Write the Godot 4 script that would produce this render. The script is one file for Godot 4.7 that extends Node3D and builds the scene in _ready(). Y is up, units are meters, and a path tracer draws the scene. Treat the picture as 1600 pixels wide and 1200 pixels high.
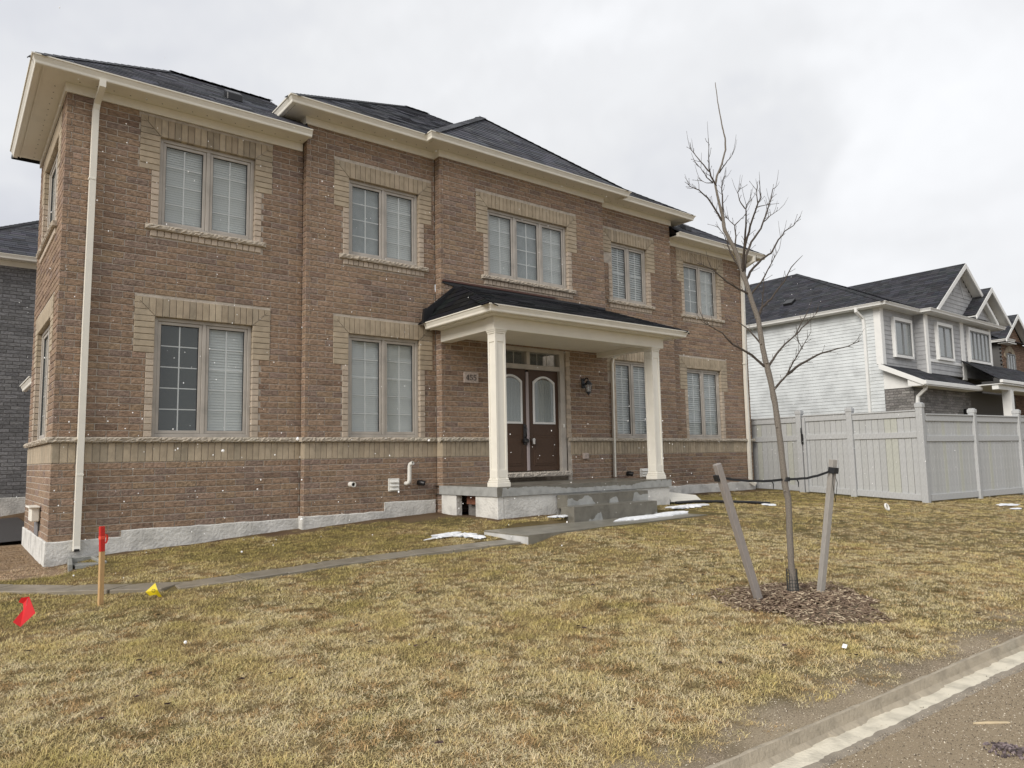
extends Node3D
# A corner lot in early spring: a brown brick two-storey house, lawn, kerb, fence, sapling and neighbouring houses under an overcast sky.
# Plan coordinates: x along the house front, y up, d into the house (towards the street is negative); V() turns them into Godot's axes.

class MB:
	var v := PackedVector3Array()
	var n := PackedVector3Array()
	var c := PackedColorArray()
	var uv := PackedVector2Array()
	var col := Color.WHITE
	func tri(a: Vector3, b: Vector3, e: Vector3, hint: Vector3) -> void:
		var m := (b - a).cross(e - a)
		if m.length_squared() < 1e-16:
			return
		if m.dot(hint) < 0.0:
			m = -m
			v.append(a); v.append(b); v.append(e)
		else:
			v.append(a); v.append(e); v.append(b)
		m = m.normalized()
		n.append(m); n.append(m); n.append(m)
		c.append(col); c.append(col); c.append(col)
	func quad(a: Vector3, b: Vector3, e: Vector3, f: Vector3, hint: Vector3) -> void:
		tri(a, b, e, hint)
		tri(a, e, f, hint)
	func box(o: Vector3, x: Vector3, y: Vector3, z: Vector3) -> void:
		for s in [-1.0, 1.0]:
			quad(o + x * s - y - z, o + x * s + y - z, o + x * s + y + z, o + x * s - y + z, x * s)
			quad(o + y * s - x - z, o + y * s + x - z, o + y * s + x + z, o + y * s - x + z, y * s)
			quad(o + z * s - x - y, o + z * s + x - y, o + z * s + x + y, o + z * s - x + y, z * s)
	func bev(o: Vector3, x: Vector3, y: Vector3, z: Vector3, b: float) -> void:
		var h := [x, y, z]
		var i3 := [x - x.normalized() * b, y - y.normalized() * b, z - z.normalized() * b]
		for i in 3:
			var j := (i + 1) % 3
			var k := (i + 2) % 3
			for s in [-1.0, 1.0]:
				var f: Vector3 = o + h[i] * s
				var p: Vector3 = i3[j]
				var q: Vector3 = i3[k]
				quad(f - p - q, f + p - q, f + p + q, f - p + q, h[i] * s)
				for t in [-1.0, 1.0]:
					var a: Vector3 = o + h[i] * s + i3[j] * t
					var e: Vector3 = o + i3[i] * s + h[j] * t
					quad(a - q, a + q, e + q, e - q, h[i].normalized() * s + h[j].normalized() * t)
		for sx in [-1.0, 1.0]:
			for sy in [-1.0, 1.0]:
				for sz in [-1.0, 1.0]:
					tri(o + h[0] * sx + i3[1] * sy + i3[2] * sz, o + i3[0] * sx + h[1] * sy + i3[2] * sz, o + i3[0] * sx + i3[1] * sy + h[2] * sz, x.normalized() * sx + y.normalized() * sy + z.normalized() * sz)
	func prism(poly: Array, back: Vector3) -> void:
		# poly: Array of Vector3 (convex, planar), extruded by back
		var m := Vector3.ZERO
		for p in poly:
			m += p
		m /= poly.size()
		for i in range(1, poly.size() - 1):
			tri(poly[0], poly[i], poly[i + 1], -back)
			tri(poly[0] + back, poly[i] + back, poly[i + 1] + back, back)
		for i in poly.size():
			var a: Vector3 = poly[i]
			var b: Vector3 = poly[(i + 1) % poly.size()]
			quad(a, b, b + back, a + back, (a + b) * 0.5 - m)
	func tube(pts: Array, radii: Array, sides: int, cap := true, turn := 0.0, up := Vector3(0.31, 0.2, 0.93)) -> void:
		var rings := []
		var x := Vector3.ZERO
		for i in pts.size():
			var t: Vector3
			if i == 0:
				t = pts[1] - pts[0]
			elif i == pts.size() - 1:
				t = pts[i] - pts[i - 1]
			else:
				t = (pts[i] - pts[i - 1]).normalized() + (pts[i + 1] - pts[i]).normalized()
			t = t.normalized()
			if i == 0:
				x = up - t * up.dot(t)
				if x.length() < 0.05:
					x = t.cross(Vector3(1, 0, 0))
			else:
				x = x - t * x.dot(t)
			x = x.normalized()
			var y := t.cross(x)
			var r := []
			for k in sides:
				var a := TAU * k / sides + turn
				r.append((x * cos(a) + y * sin(a)))
			rings.append(r)
		for i in pts.size() - 1:
			for k in sides:
				var k2 := (k + 1) % sides
				var a: Vector3 = pts[i] + rings[i][k] * radii[i]
				var b: Vector3 = pts[i] + rings[i][k2] * radii[i]
				var e: Vector3 = pts[i + 1] + rings[i + 1][k2] * radii[i + 1]
				var f: Vector3 = pts[i + 1] + rings[i + 1][k] * radii[i + 1]
				if sides > 4:
					smooth(a, b, e, f, rings[i][k], rings[i][k2], rings[i + 1][k2], rings[i + 1][k])
				else:
					quad(a, b, e, f, rings[i][k] + rings[i][k2])
		if cap:
			for q in [0, pts.size() - 1]:
				var hint: Vector3 = pts[0] - pts[1] if q == 0 else pts[q] - pts[q - 1]
				for k in range(1, sides - 1):
					tri(pts[q] + rings[q][0] * radii[q], pts[q] + rings[q][k] * radii[q], pts[q] + rings[q][k + 1] * radii[q], hint)
	func smooth(a: Vector3, b: Vector3, e: Vector3, f: Vector3, na: Vector3, nb: Vector3, ne: Vector3, nf: Vector3) -> void:
		var m := (b - a).cross(e - a)
		var P := [a, b, e, a, e, f]
		var N := [na, nb, ne, na, ne, nf]
		var order := [0, 1, 2, 3, 4, 5] if m.dot(na) < 0.0 else [0, 2, 1, 3, 5, 4]
		for i in order:
			v.append(P[i]); n.append(N[i]); c.append(col)
	func mesh() -> ArrayMesh:
		var am := ArrayMesh.new()
		var arr := []
		arr.resize(Mesh.ARRAY_MAX)
		arr[Mesh.ARRAY_VERTEX] = v
		arr[Mesh.ARRAY_NORMAL] = n
		arr[Mesh.ARRAY_COLOR] = c
		if uv.size() == v.size() and v.size() > 0:
			arr[Mesh.ARRAY_TEX_UV] = uv
		if v.size() > 0:
			am.add_surface_from_arrays(Mesh.PRIMITIVE_TRIANGLES, arr)
		return am

var rng := RandomNumberGenerator.new()
var M := {}
var used := {}
var noise := FastNoiseLite.new()
var noise2 := FastNoiseLite.new()

func V(x: float, y: float, d: float) -> Vector3:
	return Vector3(x, y, -d)

func rc(a: float, b: float) -> float:
	return rng.randf_range(a, b)

func numbered(called: String) -> String:
	used[called] = used.get(called, 0) + 1
	return called if used[called] == 1 else "%s_%03d" % [called, used[called] - 1]

func tag(o: Node3D, label := "", category := "", group := "", kind := "") -> Node3D:
	if label: o.set_meta("label", label)
	if category: o.set_meta("category", category)
	if group: o.set_meta("group", group)
	if kind: o.set_meta("kind", kind)
	return o

func thing(called: String, label: String, category: String, at := Vector3.ZERO, group := "") -> Node3D:
	var o := Node3D.new()
	o.name = numbered(called)
	add_child(o)
	o.position = at
	tag(o, label, category, group)
	return o

func put(called: String, mesh: Mesh, m: Material, parent: Node3D, at := Vector3.ZERO) -> MeshInstance3D:
	var o := MeshInstance3D.new()
	if parent == null:
		o.name = numbered(called)
		add_child(o)
	else:
		o.name = called
		parent.add_child(o, true)
	o.mesh = mesh
	o.material_override = m
	# meshes are built in world axes: a part's place is taken relative to its thing
	if parent != null and at == Vector3.ZERO:
		o.position = -base_of(parent)
	else:
		o.position = at
	return o

func base_of(p: Node3D) -> Vector3:
	var s := Vector3.ZERO
	var q: Node = p
	while q != null and q != self:
		s += (q as Node3D).position
		q = q.get_parent()
	return s

func obj(called: String, mb: MB, m: Material, parent: Node3D = null) -> MeshInstance3D:
	return put(called, mb.mesh(), m, parent)

# ---------------------------------------------------------------- materials
func ntex(seed_: int, freq: float, octaves: int, stops: Array, size := 512, kind := FastNoiseLite.TYPE_SIMPLEX_SMOOTH, bump := 0.0) -> NoiseTexture2D:
	var f := FastNoiseLite.new()
	f.seed = seed_
	f.noise_type = kind
	f.frequency = freq
	f.fractal_octaves = octaves
	f.fractal_gain = 0.55
	var t := NoiseTexture2D.new()
	t.width = size
	t.height = size
	t.seamless = true
	t.noise = f
	if bump > 0.0:
		t.as_normal_map = true
		t.bump_strength = bump
		return t
	var g := Gradient.new()
	var offs := PackedFloat32Array()
	var cols := PackedColorArray()
	for s in stops:
		offs.append(s[0])
		var q = s[1]
		cols.append((q if q is Color else Color(q, q, q)).linear_to_srgb())
	g.offsets = offs
	g.colors = cols
	t.color_ramp = g
	return t

func mat(key: String, lin: Color, rough: float, tex: Texture2D = null, scale := Vector3.ONE, vc := false, nrm: Texture2D = null, nscale := 0.5, spec := 0.5) -> StandardMaterial3D:
	var m := StandardMaterial3D.new()
	m.resource_name = key
	m.albedo_color = lin.linear_to_srgb()
	m.roughness = rough
	m.metallic_specular = spec
	m.vertex_color_use_as_albedo = vc
	if tex != null or nrm != null:
		m.uv1_triplanar = true
		m.uv1_world_triplanar = true
		m.uv1_scale = scale
		m.uv1_triplanar_sharpness = 4.0
	if tex != null:
		m.albedo_texture = tex
	if nrm != null:
		m.normal_enabled = true
		m.normal_texture = nrm
		m.normal_scale = nscale
	M[key] = m
	return m

func make_materials() -> void:
	var t_brick := ntex(11, 0.018, 5, [[0.0, 0.50], [0.38, 0.72], [0.55, 0.86], [0.75, 1.0], [1.0, 1.0]])
	var n_brick := ntex(12, 0.035, 4, [], 512, FastNoiseLite.TYPE_SIMPLEX_SMOOTH, 6.0)
	var t_soft := ntex(21, 0.006, 5, [[0.0, 0.72], [0.5, 0.9], [1.0, 1.0]])
	var t_paint := ntex(31, 0.01, 4, [[0.0, 0.93], [0.5, 0.98], [1.0, 1.0]])
	var t_conc := ntex(22, 0.008, 6, [[0.0, 0.66], [0.4, 0.86], [0.62, 0.97], [1.0, 1.0]])
	var t_wet := ntex(23, 0.01, 5, [[0.0, 0.6], [0.5, 0.85], [1.0, 1.0]])
	var t_wood := ntex(24, 0.02, 5, [[0.0, 0.70], [0.45, 0.90], [0.7, 1.0], [1.0, 0.96]])
	var t_bark := ntex(25, 0.02, 5, [[0.0, 0.35], [0.45, 0.72], [0.7, 1.0], [1.0, 1.0]])
	var t_shing := ntex(26, 0.12, 3, [[0.0, 0.35], [0.45, 0.75], [0.6, 0.95], [1.0, 1.0]])
	var t_road := ntex(27, 0.22, 2, [[0.0, Color(0.35, 0.32, 0.28)], [0.42, Color(0.66, 0.6, 0.5)], [0.6, Color(0.8, 0.72, 0.6)], [0.8, Color(1, 0.94, 0.84)], [1.0, Color(1, 1, 1)]])
	var t_soil := ntex(28, 0.05, 5, [[0.0, 0.45], [0.5, 0.8], [1.0, 1.0]])
	var n_soil := ntex(29, 0.06, 4, [], 512, FastNoiseLite.TYPE_SIMPLEX_SMOOTH, 5.0)
	var n_conc := ntex(30, 0.05, 4, [], 512, FastNoiseLite.TYPE_SIMPLEX_SMOOTH, 5.0)
	mat("brick", Color(1, 1, 1), 0.92, t_brick, Vector3(1.1, 2.6, 1.1), true, n_brick, 0.9, 0.35)
	mat("mortar", Color(0.56, 0.50, 0.425), 0.95, t_conc, Vector3(1.3, 1.3, 1.3), false, n_brick, 0.6, 0.3)
	mat("trim_brick", Color(1, 1, 1), 0.9, t_soft, Vector3(1.6, 1.6, 1.6), true, n_brick, 0.3, 0.35)
	mat("stone", Color(0.55, 0.50, 0.43), 0.9, t_conc, Vector3(2.2, 2.2, 2.2), true, n_brick, 1.0, 0.35)
	mat("parging", Color(0.70, 0.69, 0.65), 0.9, t_conc, Vector3(0.7, 0.7, 0.7), true, n_conc, 0.5, 0.3)
	mat("slab_dry", Color(0.40, 0.40, 0.385), 0.85, t_conc, Vector3(0.9, 0.9, 0.9), true, n_conc, 0.35, 0.35)
	mat("slab_wet", Color(1, 1, 1), 0.3, t_wet, Vector3(0.7, 0.7, 0.7), true, n_conc, 0.12, 0.45)
	mat("trim_white", Color(0.84, 0.81, 0.72), 0.5, t_paint, Vector3(0.5, 0.5, 0.5), true)
	mat("cool_white", Color(0.80, 0.80, 0.775), 0.5, t_paint, Vector3(0.5, 0.5, 0.5), true)
	mat("soffit", Color(0.84, 0.81, 0.72), 0.6, t_paint, Vector3(0.5, 0.5, 0.5), true)
	mat("white_pipe", Color(0.76, 0.75, 0.70), 0.45)
	mat("hole", Color(0.02, 0.018, 0.016), 0.9)
	mat("frame", Color(0.50, 0.46, 0.405), 0.5, t_soft, Vector3(0.8, 0.8, 0.8))
	mat("muntin", Color(0.60, 0.615, 0.60), 0.5)
	mat("dark_frame", Color(0.20, 0.205, 0.205), 0.6)
	mat("far_curtain", Color(0.22, 0.235, 0.235), 0.9)
	mat("gasket", Color(0.025, 0.025, 0.027), 0.6)
	mat("blind", Color(0.57, 0.60, 0.575), 0.6)
	mat("shade_cloth", Color(0.30, 0.33, 0.33), 0.9, t_soft, Vector3(1, 1, 1))
	mat("interior", Color(0.16, 0.15, 0.14), 0.9)
	mat("shingle", Color(1, 1, 1), 0.93, t_shing, Vector3(1.6, 1.6, 1.6), true, null, 0.5, 0.3)
	mat("membrane", Color(0.012, 0.012, 0.014), 0.45, t_soft, Vector3(2, 2, 2))
	mat("flashing", Color(0.03, 0.032, 0.036), 0.35)
	mat("door_brown", Color(0.066, 0.031, 0.013), 0.55, t_wood, Vector3(9, 0.7, 9))
	mat("astragal", Color(0.36, 0.31, 0.31), 0.45)
	mat("door_white", Color(0.74, 0.75, 0.74), 0.45)
	mat("curtain", Color(0.27, 0.30, 0.30), 0.85, t_soft, Vector3(12, 0.5, 12))
	mat("black_metal", Color(0.012, 0.012, 0.013), 0.4)
	mat("silver", Color(0.55, 0.54, 0.52), 0.3).metallic = 0.9
	mat("plaque", Color(0.50, 0.42, 0.37), 0.85, t_conc, Vector3(3, 3, 3), false, n_brick, 0.6)
	mat("clay", Color(0.24, 0.10, 0.06), 0.9, t_conc, Vector3(3, 3, 3))
	mat("rust_flash", Color(0.09, 0.035, 0.025), 0.6)
	mat("grey_metal", Color(0.22, 0.215, 0.22), 0.5)
	mat("digit", Color(0.035, 0.03, 0.028), 0.6)
	mat("fence", Color(0.50, 0.51, 0.51), 0.85, t_wood, Vector3(7, 0.8, 7), true, null, 0.5, 0.3)
	mat("bark", Color(0.28, 0.25, 0.215), 0.9, t_bark, Vector3(7, 11, 7), true, n_brick, 1.2, 0.3)
	mat("stake_wood", Color(0.37, 0.35, 0.32), 0.85, t_wood, Vector3(9, 0.9, 9), true, null, 0.5, 0.3)
	mat("raw_wood", Color(0.62, 0.40, 0.19), 0.8, t_wood, Vector3(9, 0.9, 9), true)
	mat("red_paint", Color(0.62, 0.025, 0.018), 0.6)
	mat("ribbon", Color(0.9, 0.09, 0.05), 0.5)
	mat("red_flag", Color(0.68, 0.012, 0.018), 0.55)
	mat("yellow_flag", Color(0.80, 0.62, 0.012), 0.55)
	mat("wire", Color(0.25, 0.24, 0.22), 0.5)
	mat("strap", Color(0.014, 0.015, 0.017), 0.6)
	mat("guard", Color(0.05, 0.055, 0.055), 0.6)
	mat("road", Color(0.40, 0.35, 0.275), 0.9, t_road, Vector3(2.3, 2.3, 2.3), true, n_soil, 0.8, 0.35)
	mat("driveway", Color(0.060, 0.060, 0.068), 0.6, t_road, Vector3(1.3, 1.3, 1.3), false, n_soil, 0.3)
	mat("kerb", Color(1, 1, 1), 0.8, t_conc, Vector3(1.2, 1.2, 1.2), true, n_conc, 0.4, 0.35)
	mat("soil", Color(1, 1, 1), 0.95, t_soil, Vector3(2.6, 2.6, 2.6), true, n_soil, 0.8, 0.2)
	mat("grass", Color(1, 1, 1), 0.8, null, Vector3.ONE, true, null, 0.5, 0.25)
	mat("chip", Color(1, 1, 1), 0.9, null, Vector3.ONE, true, null, 0.5, 0.25)
	mat("grit", Color(1, 1, 1), 0.9, null, Vector3.ONE, true, null, 0.5, 0.3)
	mat("snow", Color(0.86, 0.88, 0.9), 0.8, t_soft, Vector3(3, 3, 3), false, n_conc, 0.5, 0.3)
	mat("flake", Color(0.95, 0.95, 0.95), 0.7)
	mat("siding", Color(0.70, 0.735, 0.74), 0.6, t_soft, Vector3(0.4, 0.4, 0.4), true)
	mat("shake", Color(0.46, 0.465, 0.47), 0.7, t_soft, Vector3(0.7, 0.7, 0.7), true)
	mat("grey_brick", Color(1, 1, 1), 0.9, t_brick, Vector3(1.1, 2.6, 1.1), true, null, 0.9, 0.3)
	mat("dark_mortar", Color(0.115, 0.112, 0.108), 0.95)
	mat("bottle", Color(0.10, 0.42, 0.66, 0.45), 0.12).transparency = BaseMaterial3D.TRANSPARENCY_ALPHA
	mat("bottle_label", Color(0.30, 0.45, 0.62), 0.5)
	mat("cardboard", Color(0.62, 0.50, 0.32), 0.9, t_soft, Vector3(5, 5, 5))
	var gl := StandardMaterial3D.new()
	gl.resource_name = "glass"
	gl.albedo_color = Color(0.86, 0.92, 0.92, 0.10)
	gl.transparency = BaseMaterial3D.TRANSPARENCY_ALPHA
	gl.roughness = 0.02
	gl.metallic_specular = 0.7
	M["glass"] = gl

# ---------------------------------------------------------------- terrain
const HX := [-60.0, -3.0, 0.0, 0.8, 1.7, 3.2, 4.6, 5.6, 9.0, 12.8, 15.2, 90.0]
const HY := [-0.1, -0.1, -0.105, 0.012, 0.035, 0.14, 0.22, 0.25, 0.25, 0.24, 0.23, 0.23]
func house_line(x: float) -> float:
	for i in HX.size() - 1:
		if x < HX[i + 1]:
			return lerpf(HY[i], HY[i + 1], clampf((x - HX[i]) / (HX[i + 1] - HX[i]), 0, 1))
	return HY[-1]
func kerb_line(x: float) -> float:
	return -0.40 + 0.012 * clampf(x, -30, 40)
func kerb_z(x: float) -> float:
	return 8.33 + 0.045 * clampf(x, -30, 40)
func plain_y(x: float, d: float) -> float:
	if d > 0.0:
		return house_line(x) + 0.012 * minf(d, 10.0)
	var t := minf(-d / 8.4, 1.0)
	# filled up to the landing before the porch
	var fill := 0.095 * smoothstep(4.9, 5.6, x) * (1.0 - smoothstep(10.0, 14.0, x)) * smoothstep(-6.2, -3.3, d) * (1.0 - smoothstep(-1.8, -0.4, d))
	return house_line(x) * (1.0 - t) + kerb_line(x) * t + fill
func gy(x: float, d: float) -> float:
	return plain_y(x, d) + noise.get_noise_2d(x * 9.0, d * 9.0) * 0.018

# ---------------------------------------------------------------- light, sky, camera
func make_view() -> void:
	var cam := Camera3D.new()
	cam.name = "camera"
	add_child(cam)
	var f := 1129.8551
	var pi_ := 0.1027
	var ro := -0.0196
	var ya := 0.6687
	var fw := V(sin(ya) * cos(pi_), sin(pi_), cos(ya) * cos(pi_))
	var r0 := V(cos(ya), 0, -sin(ya))
	var u0 := V(-sin(ya) * sin(pi_), cos(pi_), -cos(ya) * sin(pi_))
	var r := r0 * cos(ro) + u0 * sin(ro)
	var u := -r0 * sin(ro) + u0 * cos(ro)
	cam.transform = Transform3D(Basis(r, u, -fw), V(-1.0889, 1.119, -10.6921))
	cam.fov = rad_to_deg(2.0 * atan(600.0 / f))
	cam.near = 0.1
	cam.far = 900.0
	cam.current = true
	var sun := DirectionalLight3D.new()
	sun.name = "sun"
	add_child(sun)
	sun.light_energy = 0.5
	sun.light_angular_distance = 34.0
	sun.light_color = Color(1.0, 0.975, 0.94)
	sun.shadow_enabled = true
	sun.look_at_from_position(Vector3.ZERO, -V(-0.86, 0.56, -0.19), Vector3.UP)
	var we := WorldEnvironment.new()
	we.name = "world"
	var env := Environment.new()
	env.background_mode = Environment.BG_SKY
	env.tonemap_mode = Environment.TONE_MAPPER_LINEAR
	env.tonemap_exposure = 1.88
	env.sdfgi_enabled = true
	env.ssao_enabled = true
	env.ssil_enabled = true
	var sky := Sky.new()
	var pm := PanoramaSkyMaterial.new()
	pm.panorama = sky_image()
	sky.sky_material = pm
	env.sky = sky
	we.environment = env
	add_child(we)

func sky_image() -> ImageTexture:
	var W := 768
	var H := 384
	var im := Image.create_empty(W, H, false, Image.FORMAT_RGBF)
	var cl := FastNoiseLite.new()
	cl.seed = 331
	cl.frequency = 0.9
	cl.fractal_octaves = 5
	cl.fractal_gain = 0.5
	cl.domain_warp_enabled = true
	cl.domain_warp_amplitude = 0.5
	cl.domain_warp_frequency = 1.2
	var bright := V(-0.86, 0.56, -0.19).normalized()
	for j in H:
		var el := PI * (0.5 - (j + 0.5) / H)
		for i in W:
			var az := TAU * ((i + 0.5) / W - 0.5)
			var dir := Vector3(sin(az) * cos(el), sin(el), -cos(az) * cos(el))
			if dir.y < -0.02:
				im.set_pixel(i, j, Color(0.16, 0.15, 0.13))
				continue
			# a flat cloud deck seen from below: its pattern widens towards the zenith
			var k := 1.0 / (maxf(dir.y, 0.0) + 0.28)
			var q := cl.get_noise_3d(dir.x * k * 1.1 + 3.0, dir.z * k * 1.1, 0.7)
			var q2 := cl.get_noise_3d(dir.x * k * 2.7, dir.z * k * 2.7 + 9.0, 4.2)
			var thin := 0.5 + 0.5 * dir.dot(bright)
			var b := 0.282 + 0.185 * thin + 0.085 * q + 0.03 * q2
			b += 0.05 * pow(1.0 - maxf(dir.y, 0.0), 6.0)
			b = clampf(b, 0.25, 0.53)
			var w := clampf((b - 0.33) / 0.12, 0.0, 1.0)
			im.set_pixel(i, j, Color(b * lerpf(0.955, 0.985, w), b * lerpf(0.99, 1.0, w), b * lerpf(1.10, 1.03, w)))
	return ImageTexture.create_from_image(im)

# ---------------------------------------------------------------- shared builders
func place(called: String, mesh: Mesh, m: Material, parent: Node3D, xf: Transform3D) -> MeshInstance3D:
	var o := MeshInstance3D.new()
	o.name = called
	parent.add_child(o, true)
	o.mesh = mesh
	o.material_override = m
	o.transform = Transform3D(xf.basis, xf.origin - base_of(parent))
	return o

# a sweep of a profile (outward, y) along a plan path (x, d); the outward side is to the left hand when walking the path with d up the page
func sweep(mb: MB, path: Array, profile: Array, closed_profile := true, caps := true) -> void:
	var offs := []
	for i in path.size():
		var a := Vector2.ZERO
		var b := Vector2.ZERO
		if i > 0:
			var t: Vector2 = (path[i] - path[i - 1]).normalized()
			a = Vector2(t.y, -t.x)
		if i < path.size() - 1:
			var t2: Vector2 = (path[i + 1] - path[i]).normalized()
			b = Vector2(t2.y, -t2.x)
		if i == 0:
			offs.append(b)
		elif i == path.size() - 1:
			offs.append(a)
		else:
			var m := (a + b)
			offs.append(m / maxf(0.2, (1.0 + a.dot(b))))
	var np := profile.size()
	var mid := Vector2.ZERO
	for p in profile:
		mid += p
	mid /= np
	for i in path.size() - 1:
		for k in (np if closed_profile else np - 1):
			var p: Vector2 = profile[k]
			var q: Vector2 = profile[(k + 1) % np]
			var a1: Vector2 = path[i] + offs[i] * p.x
			var b1: Vector2 = path[i + 1] + offs[i + 1] * p.x
			var a2: Vector2 = path[i] + offs[i] * q.x
			var b2: Vector2 = path[i + 1] + offs[i + 1] * q.x
			var t: Vector2 = (path[i + 1] - path[i]).normalized()
			var o2 := Vector2(t.y, -t.x)
			var e := (p + q) * 0.5 - mid
			var nn := Vector2(q.y - p.y, -(q.x - p.x))
			if nn.dot(e) < 0.0:
				nn = -nn
			mb.quad(V(a1.x, p.y, a1.y), V(b1.x, p.y, b1.y), V(b2.x, q.y, b2.y), V(a2.x, q.y, a2.y), V(o2.x * nn.x, nn.y, o2.y * nn.x))
	if caps and closed_profile:
		for i in [0, path.size() - 1]:
			var t: Vector2 = (path[1] - path[0]) if i == 0 else (path[i] - path[i - 1])
			var hint := V(t.x, 0, t.y) * (-1.0 if i == 0 else 1.0)
			var c: Vector2 = path[i] + offs[i] * mid.x
			for k in np:
				var p: Vector2 = profile[k]
				var q: Vector2 = profile[(k + 1) % np]
				var a: Vector2 = path[i] + offs[i] * p.x
				var b: Vector2 = path[i] + offs[i] * q.x
				mb.tri(V(c.x, mid.y, c.y), V(a.x, p.y, a.y), V(b.x, q.y, b.y), hint)

func gutter_profile(y: float, fascia := 0.335) -> Array:
	var f := fascia
	return [Vector2(f, y - 0.108), Vector2(f + 0.055, y - 0.108), Vector2(f + 0.062, y - 0.098), Vector2(f + 0.066, y - 0.07), Vector2(f + 0.088, y - 0.03), Vector2(f + 0.09, y - 0.016), Vector2(f + 0.105, y - 0.016), Vector2(f + 0.107, y), Vector2(f + 0.095, y), Vector2(f + 0.09, y - 0.01), Vector2(f, y - 0.01)]

func eaves(path: Array, frieze_y: float, parent: Node3D) -> void:
	var s := frieze_y + 0.125
	var g := frieze_y + 0.205
	var mb := MB.new()
	sweep(mb, path, [Vector2(0.002, frieze_y), Vector2(0.028, frieze_y), Vector2(0.028, s - 0.003), Vector2(0.002, s - 0.003)])
	obj("frieze_board", mb, M.trim_white, parent)
	mb = MB.new()
	sweep(mb, path, [Vector2(0.0, s), Vector2(0.334, s), Vector2(0.334, s + 0.012), Vector2(0.0, s + 0.012)])
	# the shallow lip where the soffit panels tuck under the fascia
	sweep(mb, path, [Vector2(0.29, s - 0.012), Vector2(0.305, s - 0.012), Vector2(0.305, s - 0.001), Vector2(0.29, s - 0.001)])
	var so := obj("soffit", mb, M.soffit, parent)
	mb = MB.new()
	for i in path.size() - 1:
		var a: Vector2 = path[i]
		var b: Vector2 = path[i + 1]
		var t := (b - a).normalized()
		var o := Vector2(t.y, -t.x)
		var L := a.distance_to(b)
		for k in int(L / 0.2):
			var p := a + t * (0.12 + 0.2 * k) + o * (0.12 + 0.004 * (k % 3))
			disc(mb, V(p.x, s - 0.002, p.y), 0.009, Vector3.DOWN)
	if mb.v.size() > 0:
		tag(obj("vent_hole", mb, M.hole, so), "", "", "", "stuff")
	mb = MB.new()
	sweep(mb, path, gutter_profile(g))
	obj("gutter", mb, M.trim_white, parent)

func disc(mb: MB, o: Vector3, r: float, n: Vector3) -> void:
	var x := n.cross(Vector3(0.3, 0.1, 0.9)).normalized()
	var y := n.cross(x).normalized()
	for k in 8:
		var a := TAU * k / 8.0
		var b := TAU * (k + 1) / 8.0
		mb.tri(o, o + (x * cos(a) + y * sin(a)) * r, o + (x * cos(b) + y * sin(b)) * r, n)

# ---- shingles on a flat convex roof polygon; e: along the eave, the slope runs up across it
func shingles(mb: MB, poly: Array, e: Vector3, tone: float, ex := 0.145) -> void:
	var nrm: Vector3 = (poly[1] - poly[0]).cross(poly[2] - poly[0]).normalized()
	if nrm.y < 0.0:
		nrm = -nrm
	var s := nrm.cross(e).normalized()
	if s.y < 0.0:
		s = -s
	var o: Vector3 = poly[0]
	var tmin := 1e9
	var tmax := -1e9
	for p in poly:
		tmin = minf(tmin, (p - o).dot(s))
		tmax = maxf(tmax, (p - o).dot(s))
	mb.col = Color(0.012, 0.012, 0.014)
	for i in range(1, poly.size() - 1):
		mb.tri(poly[0] - nrm * 0.012, poly[i] - nrm * 0.012, poly[i + 1] - nrm * 0.012, nrm)
	var t := tmin
	var row := 0
	while t < tmax - 0.01:
		var t2 := minf(t + ex, tmax - 0.002)
		var lo := span(poly, o, e, s, t + 0.0005)
		var hi := span(poly, o, e, s, t2 - 0.0005)
		var a := minf(lo.x, hi.x) - rc(0.0, 0.3)
		var end := maxf(lo.y, hi.y)
		while a < end:
			var b := a + rc(0.16, 0.42)
			var k := tone * rc(0.62, 1.25)
			mb.col = Color(k * rc(0.93, 1.0), k * rc(0.97, 1.02), k * rc(1.06, 1.2))
			var lift := rc(0.006, 0.014)
			var p0 := clampf(a, lo.x, lo.y)
			var p1 := clampf(b, lo.x, lo.y)
			var q0 := clampf(a, hi.x, hi.y)
			var q1 := clampf(b, hi.x, hi.y)
			if p1 - p0 > 0.005 or q1 - q0 > 0.005:
				var A := o + e * p0 + s * t
				var B := o + e * p1 + s * t
				mb.quad(A + nrm * lift, B + nrm * lift, o + e * q1 + s * t2 + nrm * 0.002, o + e * q0 + s * t2 + nrm * 0.002, nrm)
				mb.quad(A + nrm * lift, B + nrm * lift, B - nrm * 0.006, A - nrm * 0.006, -s)
			a = b + 0.004
		t += ex
		row += 1

func span(poly: Array, o: Vector3, e: Vector3, s: Vector3, t: float) -> Vector2:
	var lo := 1e9
	var hi := -1e9
	for i in poly.size():
		var p := Vector2((poly[i] - o).dot(e), (poly[i] - o).dot(s))
		var w: Vector3 = poly[(i + 1) % poly.size()]
		var q := Vector2((w - o).dot(e), (w - o).dot(s))
		if (p.y - t) * (q.y - t) <= 0.0 and absf(p.y - q.y) > 1e-6:
			var x := lerpf(p.x, q.x, (t - p.y) / (q.y - p.y))
			lo = minf(lo, x)
			hi = maxf(hi, x)
	return Vector2(lo, hi) if hi >= lo else Vector2(0, 0)

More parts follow.
